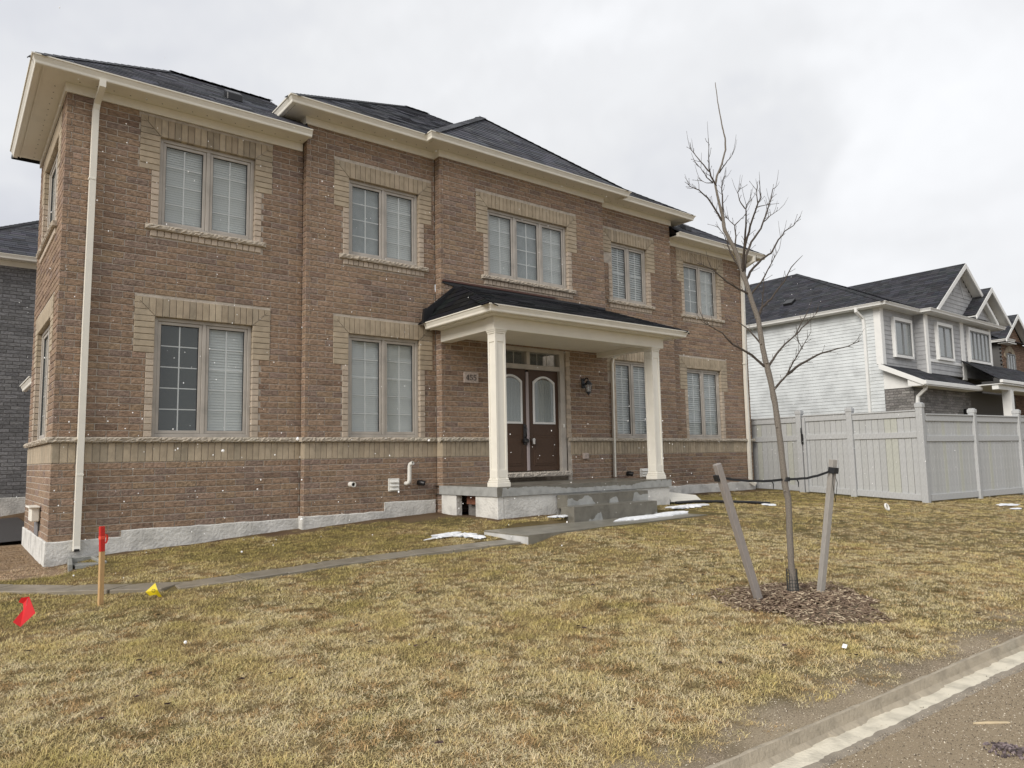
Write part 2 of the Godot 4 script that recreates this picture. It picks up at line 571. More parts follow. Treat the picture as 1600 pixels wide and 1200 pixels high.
func hip_caps(mb: MB, a: Vector3, b: Vector3, tone: float) -> void:
	var t := (b - a).normalized()
	var side := t.cross(Vector3.UP).normalized()
	var up := side.cross(t).normalized()
	if up.y < 0: up = -up
	var L := a.distance_to(b)
	var k := 0.0
	while k < L - 0.05:
		var l := minf(0.16, L - k)
		var z := tone * rc(0.7, 1.2)
		mb.col = Color(z * 0.96, z, z * 1.1)
		var p := a + t * k + up * 0.02
		var q := a + t * (k + l + 0.03) + up * 0.012
		for sg in [-1.0, 1.0]:
			mb.quad(p, q, q + side * sg * 0.13 - up * 0.05, p + side * sg * 0.13 - up * 0.05, up + side * sg * 0.3)
			mb.quad(p, p + side * sg * 0.13 - up * 0.05, p + side * sg * 0.13 - up * 0.065, p - up * 0.015, -t)
		k += l

# ---- one brick with chamfered face, laid in a wall frame
func lay(mb: MB, O: Vector3, U: Vector3, N: Vector3, u0: float, u1: float, y0: float, y1: float, f: float, back: float) -> void:
	var c := 0.005
	var Y := Vector3.UP
	var b := O + N * f
	var h := O + N * (f - c)
	var k := O + N * back
	var A := b + U * (u0 + c) + Y * (y0 + c)
	var B := b + U * (u1 - c) + Y * (y0 + c)
	var C := b + U * (u1 - c) + Y * (y1 - c)
	var D := b + U * (u0 + c) + Y * (y1 - c)
	var a := h + U * u0 + Y * y0
	var bb := h + U * u1 + Y * y0
	var cc := h + U * u1 + Y * y1
	var dd := h + U * u0 + Y * y1
	mb.quad(A, B, C, D, N)
	mb.quad(a, bb, B, A, N - Y)
	mb.quad(bb, cc, C, B, N + U)
	mb.quad(cc, dd, D, C, N + Y)
	mb.quad(dd, a, A, D, N - U)
	var ka := k + U * u0 + Y * y0
	var kb := k + U * u1 + Y * y0
	var kc := k + U * u1 + Y * y1
	var kd := k + U * u0 + Y * y1
	mb.quad(a, bb, kb, ka, -Y)
	mb.quad(bb, cc, kc, kb, U)
	mb.quad(cc, dd, kd, kc, Y)
	mb.quad(dd, a, ka, kd, -U)

const BL := 0.2555
const BH := 0.0768
const J := 0.0115
const CH := 0.089

func brick_tone() -> Color:
	var r := rng.randf()
	var k := rc(0.86, 1.06)
	if r < 0.16:
		return Color(0.322, 0.236, 0.188) * k     # purplish
	if r < 0.28:
		return Color(0.388, 0.278, 0.190) * k     # ochre
	if r < 0.34:
		return Color(0.300, 0.208, 0.152) * k     # burnt
	if r < 0.40:
		return Color(0.392, 0.278, 0.208) * k     # rosy
	return Color(0.378, 0.266, 0.188) * k

func trim_tone() -> Color:
	var r := rng.randf()
	var k := rc(0.91, 1.07)
	if r < 0.12:
		return Color(0.42, 0.355, 0.265) * k
	if r < 0.35:
		return Color(0.50, 0.42, 0.31) * k
	return Color(0.47, 0.39, 0.285) * k

# bricks of one flat wall: O at u = 0, y = 0; holes: Rect2(u, y, w, h); returns the full bricks so that the largest can become parts
func wall_bricks(mb: MB, O: Vector3, U: Vector3, N: Vector3, L: float, y0: float, y1: float, holes: Array, start: Array, out: Array, tone = null, seed_shift := 0.0) -> void:
	var tn: Callable = brick_tone if tone == null else tone
	var row := 0
	var y := y0
	while y < y1 - 0.02:
		var t := minf(y + BH, y1)
		var s0: float = start[row % 2]
		var free := [Vector2(s0, L)]
		for h: Rect2 in holes:
			if minf(t, h.end.y) - maxf(y, h.position.y) > 0.3 * (t - y):
				var nf := []
				for g: Vector2 in free:
					if h.end.x <= g.x or h.position.x >= g.y:
						nf.append(g)
						continue
					if h.position.x - g.x > 0.03:
						nf.append(Vector2(g.x, h.position.x - J * 0.5))
					if g.y - h.end.x > 0.03:
						nf.append(Vector2(h.end.x + J * 0.5, g.y))
				free = nf
		var off := seed_shift + (0.0 if row % 2 == 0 else (BL + J) * 0.5)
		for g: Vector2 in free:
			var k := floorf((g.x - off) / (BL + J))
			var u := off + k * (BL + J)
			while u < g.y:
				var a := maxf(u, g.x)
				var b := minf(u + BL, g.y)
				if b - a > 0.02:
					var f := rc(-0.0015, 0.0025)
					if t - y > BH - 0.002 and b - a > BL - 0.002 and not out.is_empty() and out[0] != null:
						out.append([O + U * (a + b) * 0.5 + Vector3.UP * (y + t) * 0.5 + N * f, U, N])
					else:
						var wp := O + U * a
						mb.col = tn.call() * (1.0 + 0.2 * noise2.get_noise_3d(wp.x * 6.0, y * 9.0, wp.z * 6.0))
						lay(mb, O, U, N, a, b, y, t, f, -0.09)
				u += BL + J
		y += CH
		row += 1

# the mortar sheet behind the bricks, with holes cut by a grid of strips
func mortar(mb: MB, O: Vector3, U: Vector3, N: Vector3, L: float, y0: float, y1: float, holes: Array, depth := -0.009) -> void:
	var xs := [0.0, L]
	var ys := [y0, y1]
	for h: Rect2 in holes:
		xs.append(clampf(h.position.x, 0, L)); xs.append(clampf(h.end.x, 0, L))
		ys.append(clampf(h.position.y, y0, y1)); ys.append(clampf(h.end.y, y0, y1))
	xs.sort()
	ys.sort()
	for i in xs.size() - 1:
		for j in ys.size() - 1:
			if xs[i + 1] - xs[i] < 1e-4 or ys[j + 1] - ys[j] < 1e-4:
				continue
			var c := Vector2((xs[i] + xs[i + 1]) * 0.5, (ys[j] + ys[j + 1]) * 0.5)
			var skip := false
			for h: Rect2 in holes:
				if h.has_point(c):
					skip = true
			if not skip:
				var q := O + N * depth
				mb.quad(q + U * xs[i] + Vector3.UP * ys[j], q + U * xs[i + 1] + Vector3.UP * ys[j], q + U * xs[i + 1] + Vector3.UP * ys[j + 1], q + U * xs[i] + Vector3.UP * ys[j + 1], N)

var piece_cache := {}
func piece(called: String, parent: Node3D, O: Vector3, U: Vector3, N: Vector3, u0: float, u1: float, y0: float, y1: float, f: float, m: String, tones: Callable, variants := 5) -> void:
	var w := u1 - u0
	var h := y1 - y0
	var key := "%s %.3f %.3f %d" % [m, w, h, rng.randi() % variants]
	if not piece_cache.has(key):
		var mb := MB.new()
		mb.col = tones.call()
		lay(mb, Vector3.ZERO, Vector3(1, 0, 0), Vector3(0, 0, 1), -w * 0.5, w * 0.5, -h * 0.5, h * 0.5, 0.0, -0.095)
		piece_cache[key] = mb.mesh()
	place(called, piece_cache[key], M[m], parent, Transform3D(Basis(U, Vector3.UP, N), O + U * (u0 + u1) * 0.5 + Vector3.UP * (y0 + y1) * 0.5 + N * (f + rc(-0.001, 0.001))))

# a rock-faced stone bar along U, chiselled on its face
func rock_bar(mb: MB, O: Vector3, U: Vector3, N: Vector3, u0: float, u1: float, y0: float, y1: float, f: float, back: float, ends := true) -> void:
	var nx := maxi(3, int((u1 - u0) / 0.028))
	var ny := 4
	var g := []
	for i in nx + 1:
		var r := []
		for j in ny + 1:
			var edge: bool = j == 0 or j == ny
			var bump := rc(-0.013, 0.011) if not edge else rc(-0.014, -0.009)
			if (i == 0 or i == nx) and ends:
				bump = -0.012
			r.append(O + U * lerpf(u0, u1, float(i) / nx) + Vector3.UP * (lerpf(y0, y1, float(j) / ny) + (rc(-0.003, 0.003) if not edge else 0.0)) + N * (f + bump))
		g.append(r)
	var bk := N * (back - f)
	for i in nx:
		for j in ny:
			mb.quad(g[i][j], g[i + 1][j], g[i + 1][j + 1], g[i][j + 1], N)
		for j in [0, ny]:
			var a: Vector3 = g[i][j]
			var b: Vector3 = g[i + 1][j]
			mb.quad(a, b, b - N * (b - O).dot(N) + N * back, a - N * (a - O).dot(N) + N * back, Vector3.DOWN if j == 0 else Vector3.UP)
	for i in [0, nx]:
		for j in ny:
			var a: Vector3 = g[i][j]
			var b: Vector3 = g[i][j + 1]
			mb.quad(a, b, b - N * (b - O).dot(N) + N * back, a - N * (a - O).dot(N) + N * back, U * (-1.0 if i == 0 else 1.0))

# ---- the light brick surround of a window: mitred lintel, quoins, header jambs and, upstairs, a stone sill on headers
func surround(house: Node3D, O: Vector3, U: Vector3, N: Vector3, a: float, b: float, y0: float, y1: float, sill: bool, quoin_left := true) -> void:
	var q := 0.257
	var yt := y1 + q
	var f := 0.007
	# soldiers between and over the mitres
	var span_ := b - a + 2.0 * q
	var cnt := int(round(span_ / CH))
	var w := span_ / cnt
	for i in cnt:
		var u0 := a - q + i * w + J * 0.35
		var u1 := a - q + (i + 1) * w - J * 0.35
		var m := (u0 + u1) * 0.5
		if m < a or m > b:
			var mb := MB.new()
			mb.col = trim_tone()
			var lo0: float
			var lo1: float
			if m < a:
				lo0 = yt - (u0 - (a - q)) + J * 0.6
				lo1 = yt - (u1 - (a - q)) + J * 0.6
				if lo0 > yt - 0.01:
					lo0 = yt - 0.01
			else:
				lo0 = yt - ((b + q) - u0) + J * 0.6
				lo1 = yt - ((b + q) - u1) + J * 0.6
				if lo1 > yt - 0.01:
					lo1 = yt - 0.01
			lo0 = maxf(lo0, y1)
			lo1 = maxf(lo1, y1)
			mb.prism([O + U * u0 + Vector3.UP * lo0 + N * f, O + U * u1 + Vector3.UP * lo1 + N * f, O + U * u1 + Vector3.UP * yt + N * f, O + U * u0 + Vector3.UP * yt + N * f], N * -0.1)
			obj("lintel_brick", mb, M.trim_brick, house)
		else:
			piece("lintel_brick", house, O, U, N, u0, u1, y1, yt, f, "trim_brick", trim_tone)
	# quoins
	var rows := 9
	var rh := (yt - (y1 - 0.513)) / rows
	for i in rows:
		var r1 := yt - i * rh - J * 0.35
		var r0 := yt - (i + 1) * rh + J * 0.35
		for sd in [-1, 1]:
			if sd == -1 and not quoin_left and r0 < y1 - 0.3:
				continue
			if r0 >= y1 - 0.005:
				var mb := MB.new()
				mb.col = trim_tone()
				var e0 := q - (r0 - y1) - J * 0.5
				var e1 := q - (r1 - y1) - J * 0.5
				e1 = maxf(0.012, q - (r1 - y1)) - J * 0.5
				e0 = maxf(0.02, e0)
				e1 = maxf(0.006, e1)
				# widest at the bottom: the mitre runs from the outer top corner down to the opening
				var pa: float = a - q if sd == -1 else b + q
				var dir := -float(sd)
				mb.prism([O + U * pa + Vector3.UP * r0 + N * (f + 0.002), O + U * (pa + dir * e0) + Vector3.UP * r0 + N * (f + 0.002), O + U * (pa + dir * e1) + Vector3.UP * r1 + N * (f + 0.002), O + U * pa + Vector3.UP * r1 + N * (f + 0.002)], N * -0.1)
				obj("quoin_brick", mb, M.trim_brick, house)
			else:
				var u0: float = a - q if sd == -1 else b + J * 0.2
				var u1: float = a - J * 0.2 if sd == -1 else b + q
				piece("quoin_brick", house, O, U, N, u0, u1, r0, minf(r1, y1 + 0.03), f + 0.002, "trim_brick", trim_tone)
	# header jambs
	var top := yt - rows * rh
	var n := int(round((top - y0) / CH))
	var jh := (top - y0) / n
	for i in n:
		for sd in [-1, 1]:
			var u0: float = a - 0.1 if sd == -1 else b + J * 0.2
			var u1: float = a - J * 0.2 if sd == -1 else b + 0.1
			piece("jamb_brick", house, O, U, N, u0, u1, y0 + i * jh + J * 0.4, y0 + (i + 1) * jh - J * 0.4, f, "trim_brick", jamb_tone)
	if sill:
		var mb := MB.new()
		mb.col = Color(1.0, 0.97, 0.92)
		rock_bar(mb, O, U, N, a - 0.165, b + 0.165, y0 - 0.072, y0 - 0.002, 0.062, -0.085)
		obj("window_sill", mb, M.stone, house)
		var k := int(round((b - a + 0.2) / CH))
		var kw := (b - a + 0.2) / k
		for i in k:
			piece("sill_brick", house, O, U, N, a - 0.1 + i * kw + J * 0.35, a - 0.1 + (i + 1) * kw - J * 0.35, y0 - 0.162, y0 - 0.075, 0.016, "trim_brick", jamb_tone)

func jamb_tone() -> Color:
	return Color(0.56, 0.47, 0.375) * rc(0.86, 1.1)

# ---- a casement window. panes: list of what hangs behind each: "blind", "tilted", "shade", "dark"
func window(house: Node3D, O: Vector3, U: Vector3, N: Vector3, a: float, b: float, y0: float, y1: float, panes: Array, rows: int, pitch := 0.032) -> void:
	var w := Node3D.new()
	w.name = "window"
	house.add_child(w, true)
	w.position = O + U * (a + b) * 0.5 + Vector3.UP * y0 - base_of(house)
	var Y := Vector3.UP
	var f := -0.055
	var dep := 0.045
	var B := func(mb: MB, u0: float, u1: float, v0: float, v1: float, front: float, back: float, ch := 0.004) -> void:
		mb.bev(O + U * (u0 + u1) * 0.5 + Y * (v0 + v1) * 0.5 + N * (front + back) * 0.5, U * (u1 - u0) * 0.5, Y * (v1 - v0) * 0.5, N * (front - back) * 0.5, ch)
	var fr := MB.new()
	var o := 0.05
	B.call(fr, a, a + o, y0, y1, f, f - 0.09)
	B.call(fr, b - o, b, y0, y1, f, f - 0.09)
	B.call(fr, a + o, b - o, y1 - o, y1, f, f - 0.09)
	B.call(fr, a + o, b - o, y0, y0 + o, f, f - 0.09)
	var n := panes.size()
	var cw := (b - a - 2.0 * o - (n - 1) * 0.05) / n
	for i in range(1, n):
		var m := a + o + i * cw + (i - 1) * 0.05
		B.call(fr, m, m + 0.05, y0 + o, y1 - o, f - 0.004, f - 0.09)
	obj("frame", fr, M.frame, w)
	for i in n:
		var u0 := a + o + i * (cw + 0.05)
		var u1 := u0 + cw
		var v0 := y0 + o
		var v1 := y1 - o
		var s := 0.045
		var sash := MB.new()
		var g := f - 0.016
		B.call(sash, u0 + 0.003, u0 + s, v0 + 0.003, v1 - 0.003, g, g - 0.05)
		B.call(sash, u1 - s, u1 - 0.003, v0 + 0.003, v1 - 0.003, g, g - 0.05)
		B.call(sash, u0 + s, u1 - s, v1 - s, v1 - 0.003, g, g - 0.05)
		B.call(sash, u0 + s, u1 - s, v0 + 0.003, v0 + s, g, g - 0.05)
		obj("sash", sash, M.frame, w)
		var gk := MB.new()
		for e in [[u0 + s, u0 + s + 0.006, v0 + s, v1 - s], [u1 - s - 0.011, u1 - s, v0 + s, v1 - s], [u0 + s, u1 - s, v1 - s - 0.008, v1 - s]]:
			B.call(gk, e[0], e[1], e[2], e[3], g - 0.012, g - 0.03, 0.001)
		obj("gasket", gk, M.gasket, w)
		var gl := MB.new()
		gl.quad(O + U * (u0 + s) + Y * (v0 + s) + N * (g - 0.022), O + U * (u1 - s) + Y * (v0 + s) + N * (g - 0.022), O + U * (u1 - s) + Y * (v1 - s) + N * (g - 0.022), O + U * (u0 + s) + Y * (v1 - s) + N * (g - 0.022), N)
		obj("pane", gl, M.glass, w)
		var mu := MB.new()
		var um := (u0 + u1) * 0.5
		B.call(mu, um - 0.008, um + 0.008, v0 + s, v1 - s, g - 0.028, g - 0.036, 0.001)
		for r in range(1, rows):
			var y := lerpf(v0 + s, v1 - s, float(r) / rows)
			B.call(mu, u0 + s, um - 0.008, y - 0.007, y + 0.007, g - 0.028, g - 0.036, 0.001)
			B.call(mu, um + 0.008, u1 - s, y - 0.007, y + 0.007, g - 0.028, g - 0.036, 0.001)
		obj("muntin", mu, M.muntin, w)
		var kind: String = panes[i]
		if kind == "blind" or kind == "tilted":
			var bl := MB.new()
			var tilt := 1.22 if kind == "blind" else 0.95
			var y := v0 + 0.02
			var sw := pitch * 1.15
			while y < v1 - 0.03:
				var tl := tilt + rc(-0.03, 0.03)
				var up := Y * sin(tl) * sw * 0.5 + N * cos(tl) * -sw * 0.5
				var c := O + N * (g - 0.085 + rc(-0.001, 0.001)) + Y * (y + pitch * 0.5)
				bl.quad(c + U * (u0 + 0.012) - up, c + U * (u1 - 0.012) - up, c + U * (u1 - 0.012) + up, c + U * (u0 + 0.012) + up, N)
				y += pitch
			B.call(bl, u0 + 0.01, u1 - 0.01, v1 - 0.03, v1 + 0.01, g - 0.06, g - 0.11, 0.002)
			tag(obj("blind", bl, M.blind, w), "", "", "", "stuff")
		elif kind == "shade":
			var sh := MB.new()
			B.call(sh, u0 + 0.008, u1 - 0.008, v0, v1, g - 0.08, g - 0.083, 0.0005)
			obj("roller_shade", sh, M.shade_cloth, w)
	# the dark room behind
	var rm := MB.new()
	var P := func(u: float, y: float, d: float) -> Vector3: return O + U * u + Y * y + N * d
	var x0 := a - 0.25
	var x1 := b + 0.25
	var z0 := f - 0.092
	var z1 := -1.25
	var r0 := y0 - 0.35
	var r1 := y1 + 0.12
	rm.quad(P.call(x0, r0, z1), P.call(x1, r0, z1), P.call(x1, r1, z1), P.call(x0, r1, z1), N)
	rm.quad(P.call(x0, r0, z0), P.call(x0, r0, z1), P.call(x0, r1, z1), P.call(x0, r1, z0), U)
	rm.quad(P.call(x1, r0, z0), P.call(x1, r0, z1), P.call(x1, r1, z1), P.call(x1, r1, z0), -U)
	rm.quad(P.call(x0, r0, z0), P.call(x1, r0, z0), P.call(x1, r0, z1), P.call(x0, r0, z1), Y)
	rm.quad(P.call(x0, r1, z0), P.call(x1, r1, z0), P.call(x1, r1, z1), P.call(x0, r1, z1), -Y)
	for e in [[x0, a, r0, r1], [b, x1, r0, r1], [a, b, r0, y0], [a, b, y1, r1]]:
		rm.quad(P.call(e[0], e[2], z0), P.call(e[1], e[2], z0), P.call(e[1], e[3], z0), P.call(e[0], e[3], z0), -N)
	obj("room", rm, M.interior, w)

# ---------------------------------------------------------------- the brick house
const SX := Vector3(1, 0, 0)
const FN := Vector3(0, 0, 1)          # front walls face the street
func build_house() -> void:
	var house := thing("brick_house", "brown brick two-storey house with light brick window surrounds and a white columned porch", "house", V(7.5, 0.2, 0.0))
	# [x0, x1, d, brick top, brick bottom at left]
	var S := [[0.0, 3.22, 0.0, 6.05], [3.22, 5.575, -0.145, 6.46], [5.575, 9.62, -0.32, 6.46], [9.62, 12.0, -0.145, 6.46], [12.0, 15.1, 0.0, 6.05]]
	var UPY := [4.44, 5.73]
	var LOY := [1.502, 3.16]
	# [section, a, b, upper?, panes]
	var W := [
		[0, 1.14, 2.47, true, ["blind", "blind"], 0.034], [0, 1.14, 2.47, false, ["dark", "blind"], 0.04],
		[1, 3.94, 5.25, true, ["shade", "blind"], 0.034], [1, 3.94, 5.25, false, ["blind", "blind"], 0.034],
		[2, 6.61, 8.59, true, ["blind", "shade", "blind"], 0.034],
		[3, 10.03, 11.17, true, ["tilted", "tilted"], 0.05], [3, 10.03, 11.17, false, ["tilted", "tilted"], 0.05],
		[4, 12.64, 13.96, true, ["shade", "blind"], 0.034], [4, 12.6, 13.9, false, ["tilted", "tilted"], 0.05]]
	var door := Rect2(6.64 - 5.575, 0.60, 8.46 - 6.64, 3.20 - 0.60)
	var brickwork := MB.new()
	var mort := MB.new()
	var full := [true]
	for i in 5:
		var x0: float = S[i][0]
		var O := V(x0, 0, S[i][2])
		var L: float = S[i][1] - x0
		var top: float = S[i][3]
		var holes := []      # for bricks: the whole surround
		var cut := []        # for the mortar sheet: the opening only
		for w in W:
			if w[0] != i:
				continue
			var ya: float = UPY[0] if w[3] else LOY[0]
			var yb: float = UPY[1] if w[3] else LOY[1]
			var a: float = w[1] - x0
			var b: float = w[2] - x0
			cut.append(Rect2(a, ya, b - a, yb - ya))
			holes.append(Rect2(a - 0.257, yb - 0.513, b - a + 0.514, 0.77))
			holes.append(Rect2(a - 0.1, ya - 0.01, b - a + 0.2, yb - ya))
			if w[3]:
				holes.append(Rect2(a - 0.165, ya - 0.075, b - a + 0.33, 0.076))
				holes.append(Rect2(a - 0.1, ya - 0.165, b - a + 0.2, 0.1))
			surround(house, O, SX, FN, a, b, ya, yb, w[3], not (i == 3))
			window(house, O, SX, FN, a, b, ya, yb, w[4], 4 if w[3] else 5, w[5])
		if i == 2:
			cut.append(door)
			holes.append(door.grow_individual(0.0, 0.0, 0.1, 0.0))
		holes.append(Rect2(-1, 1.165, 40, 0.34))   # soldier course and belt stone
		var out := full if i == 0 else [null]
		# below the belt, hung down from it so that the courses end at the soldiers
		var rows := int(ceil((1.165 + 0.3) / CH))
		wall_bricks(brickwork, O, SX, FN, L, 1.165 - rows * CH + J, 1.16, holes, [0.0, 0.0 if i == 4 or i == 3 else 0.0955], out)
		wall_bricks(brickwork, O, SX, FN, L, 1.505, top, holes, [0.0, 0.0 if i == 4 or i == 3 else 0.0955], out, null, 0.07)
		mortar(mort, O, SX, FN, L, -0.4, top, cut)
		# soldier course and belt stones
		var nsol := int(round(L / CH))
		var sw := L / nsol
		for k in nsol:
			var u0 := k * sw + J * 0.35
			var u1 := (k + 1) * sw - J * 0.35
			if i == 2 and u1 > door.position.x and u0 < door.end.x + 0.02:
				continue
			piece("soldier_brick", house, O, SX, FN, u0, u1, 1.172, 1.424, 0.004, "trim_brick", trim_tone, 8)
		var segs := [Vector2(-0.055 if i < 3 else 0.0, L)] if i != 2 else [Vector2(-0.055, door.position.x), Vector2(door.end.x + 0.03, L)]
		if i == 4:
			segs[0].y = L + 0.05
		for sg: Vector2 in segs:
			var ns := maxi(1, int(round((sg.y - sg.x) / 0.62)))
			for k in ns:
				var mb := MB.new()
				mb.col = Color(1.0, 0.97, 0.92) * rc(0.9, 1.05)
				rock_bar(mb, O, SX, FN, lerpf(sg.x, sg.y, float(k) / ns) + 0.002, lerpf(sg.x, sg.y, float(k + 1) / ns) - 0.002, 1.432, 1.5, 0.055, -0.06, false)
				obj("belt_stone", mb, M.stone, house)
	# side wall towards the driveway and the short returns of the stepped front
	var SO := V(0, 0, 3.1)
	var SU := Vector3(0, 0, 1)
	var SN := Vector3(-1, 0, 0)
	var sholes := []
	var scut := []
	for up in [true, false]:
		var a := 3.1 - 2.4
		var b := 3.1 - 0.7
		var ya: float = UPY[0] if up else LOY[0]
		var yb: float = UPY[1] if up else LOY[1]
		scut.append(Rect2(a, ya, b - a, yb - ya))
		sholes.append(Rect2(a - 0.257, yb - 0.513, b - a + 0.514, 0.77))
		sholes.append(Rect2(a - 0.1, ya - 0.01, b - a + 0.2, yb - ya))
		if up:
			sholes.append(Rect2(a - 0.165, ya - 0.075, b - a + 0.33, 0.076))
			sholes.append(Rect2(a - 0.1, ya - 0.165, b - a + 0.2, 0.1))
		surround(house, SO, SU, SN, a, b, ya, yb, up)
		window(house, SO, SU, SN, a, b, ya, yb, ["blind", "dark"], 4 if up else 5)
	sholes.append(Rect2(-1, 1.165, 40, 0.34))
	sholes.append(Rect2(3.1 - 1.5, 0.27, 0.62, 0.3))
	var rows2 := int(ceil((1.165 + 0.3) / CH))
	for k in 2:
		var lo: float = 1.165 - rows2 * CH + J if k == 0 else 1.505
		var hi: float = 1.16 if k == 0 else 6.05
		# laced with the front courses at the corner
		wall_bricks(brickwork, SO, SU, SN, 3.1 - 0.0955, lo, hi, sholes, [0.0, 0.0], [null])
		for r in int((hi - lo) / CH) + 1:
			var y := lo + r * CH
			if r % 2 == 1 and y < hi - 0.02:
				brickwork.col = brick_tone()
				lay(brickwork, SO, SU, SN, 3.1 - 0.0905, 3.1, y, minf(y + BH, hi), rc(-0.001, 0.001), -0.09)
	mortar(mort, SO, SU, SN, 3.1, -0.4, 6.05, scut)
	for k in int(round(3.1 / CH)):
		var sw := 3.1 / int(round(3.1 / CH))
		piece("soldier_brick", house, SO, SU, SN, k * sw + J * 0.35, (k + 1) * sw - J * 0.35, 1.172, 1.424, 0.004, "trim_brick", trim_tone, 8)
	for k in 5:
		var mb := MB.new()
		mb.col = Color(1.0, 0.97, 0.92) * rc(0.9, 1.05)
		rock_bar(mb, SO, SU, SN, 3.155 * k / 5.0 + 0.002, 3.155 * (k + 1) / 5.0 - 0.002 - (0.05 if k == 4 else 0.0), 1.432, 1.5, 0.055, -0.06, false)
		obj("belt_stone", mb, M.stone, house)
	for st in [[3.22, 0.0, -0.145, 6.46], [5.575, -0.145, -0.32, 6.46]]:
		var RO := V(st[0], 0, st[1])
		var L: float = st[1] - st[2]
		for k in 2:
			var lo: float = 1.165 - rows2 * CH + J if k == 0 else 1.505
			var hi: float = 1.16 if k == 0 else st[3]
			for r in int((hi - lo) / CH) + 1:
				var y := lo + r * CH
				if y < hi - 0.02:
					brickwork.col = brick_tone()
					if r % 2 == 1:
						lay(brickwork, RO, SU, SN, 0.004, L, y, minf(y + BH, hi), rc(-0.001, 0.001), -0.09)
					else:
						lay(brickwork, RO, SU, SN, 0.004, L - 0.1, y, minf(y + BH, hi), rc(-0.001, 0.001), -0.09)
		mortar(mort, RO, SU, SN, L, -0.4, st[3], [])
		piece("soldier_brick", house, RO, SU, SN, 0.004, L - 0.004, 1.172, 1.424, 0.004, "trim_brick", trim_tone)
	# right-hand returns
	for st in [[9.62, -0.32, -0.145, 6.46], [12.0, -0.145, 0.0, 6.46], [15.1, 0.0, 8.0, 6.05]]:
		mortar(mort, V(st[0], 0, st[1]), Vector3(0, 0, -1), Vector3(1, 0, 0), st[2] - st[1], -0.4, st[3], [])
		wall_bricks(brickwork, V(st[0], 0, st[1]), Vector3(0, 0, -1), Vector3(1, 0, 0), minf(st[2] - st[1], 3.0), 1.165 - rows2 * CH + J, st[3], [], [0.0955, 0.0955], [null])
	# back of the house, so that no light leaks in
	var bk := MB.new()
	bk.col = Color(1, 1, 1)
	bk.box(V(8.3, 2.95, 8.05), Vector3(6.8, 0, 0), Vector3(0, 3.35, 0), Vector3(0, 0, 0.05))
	bk.box(V(1.5, 2.95, 5.5), Vector3(0.05, 0, 0), Vector3(0, 3.35, 0), Vector3(0, 0, 2.5))
	bk.box(V(0.78, 2.95, 3.15), Vector3(0.77, 0, 0), Vector3(0, 3.35, 0), Vector3(0, 0, 0.05))
	bk.box(V(3.28, 6.4, 1.5), Vector3(0.05, 0, 0), Vector3(0, 0.36, 0), Vector3(0, 0, 1.48))
	bk.box(V(11.94, 6.4, 1.5), Vector3(0.05, 0, 0), Vector3(0, 0.36, 0), Vector3(0, 0, 1.48))
	obj("rear_wall", bk, M.mortar, house)
	obj("mortar_bed", mort, M.mortar, house)
	# the 300 bricks that show largest become parts, the rest is one part
	full.remove_at(0)
	var eye := V(-1.0889, 1.119, -10.6921)
	full.sort_custom(func(p, q): return p[0].distance_squared_to(eye) < q[0].distance_squared_to(eye))
	var proto := []
	for k in 24:
		var mb := MB.new()
		mb.col = brick_tone()
		lay(mb, Vector3.ZERO, Vector3(1, 0, 0), Vector3(0, 0, 1), -BL * 0.5, BL * 0.5, -BH * 0.5, BH * 0.5, 0.0, -0.09)
		proto.append(mb.mesh())
	for k in full.size():
		var p = full[k]
		if k < 300:
			place("brick", proto[rng.randi() % 24], M.brick, house, Transform3D(Basis(p[1], Vector3.UP, p[2]), p[0]))
		else:
			brickwork.col = brick_tone() * (1.0 + 0.2 * noise2.get_noise_3d(p[0].x * 6.0, p[0].y * 9.0, p[0].z * 6.0))
			lay(brickwork, p[0], p[1], p[2], -BL * 0.5, BL * 0.5, -BH * 0.5, BH * 0.5, 0.0, -0.09)
	tag(obj("brickwork", brickwork, M.brick, house), "", "", "", "stuff")
	# parged foundation, stepped as the grade climbs
	var fd := MB.new()
	fd.col = Color(1, 1, 1)
	for e in [[-0.012, 0.812, 0.0, 0.205], [0.812, 3.215, 0.0, 0.287], [3.21, 4.57, -0.145, 0.318], [4.57, 5.53, -0.145, 0.457], [12.0, 15.11, 0.0, 0.437], [9.56, 12.0, -0.145, 0.437]]:
		parge(fd, V(e[0], 0, e[2]), SX, FN, e[1] - e[0], e[3])
	parge(fd, V(0, 0, 3.1), SU, SN, 3.114, 0.205)
	parge(fd, V(3.22, 0, 0.0), SU, SN, 0.155, 0.318)
	obj("foundation", fd, M.parging, house)
	# eaves
	var pa := [Vector2(0, 3.1), Vector2(0, 0), Vector2(3.2, 0)]
	eaves(pa, 6.03, house)
	eaves([Vector2(3.22, 1.2), Vector2(3.22, -0.145), Vector2(5.575, -0.145), Vector2(5.575, -0.32), Vector2(9.62, -0.32), Vector2(9.62, -0.145), Vector2(12.0, -0.145), Vector2(12.0, 1.6)], 6.436, house)
	eaves([Vector2(12.01, 0), Vector2(15.1, 0), Vector2(15.1, 3.1)], 6.03, house)
	build_roof(house)
	build_porch(house)
	build_door(house)
	downspouts(house)
	wall_fittings(house)

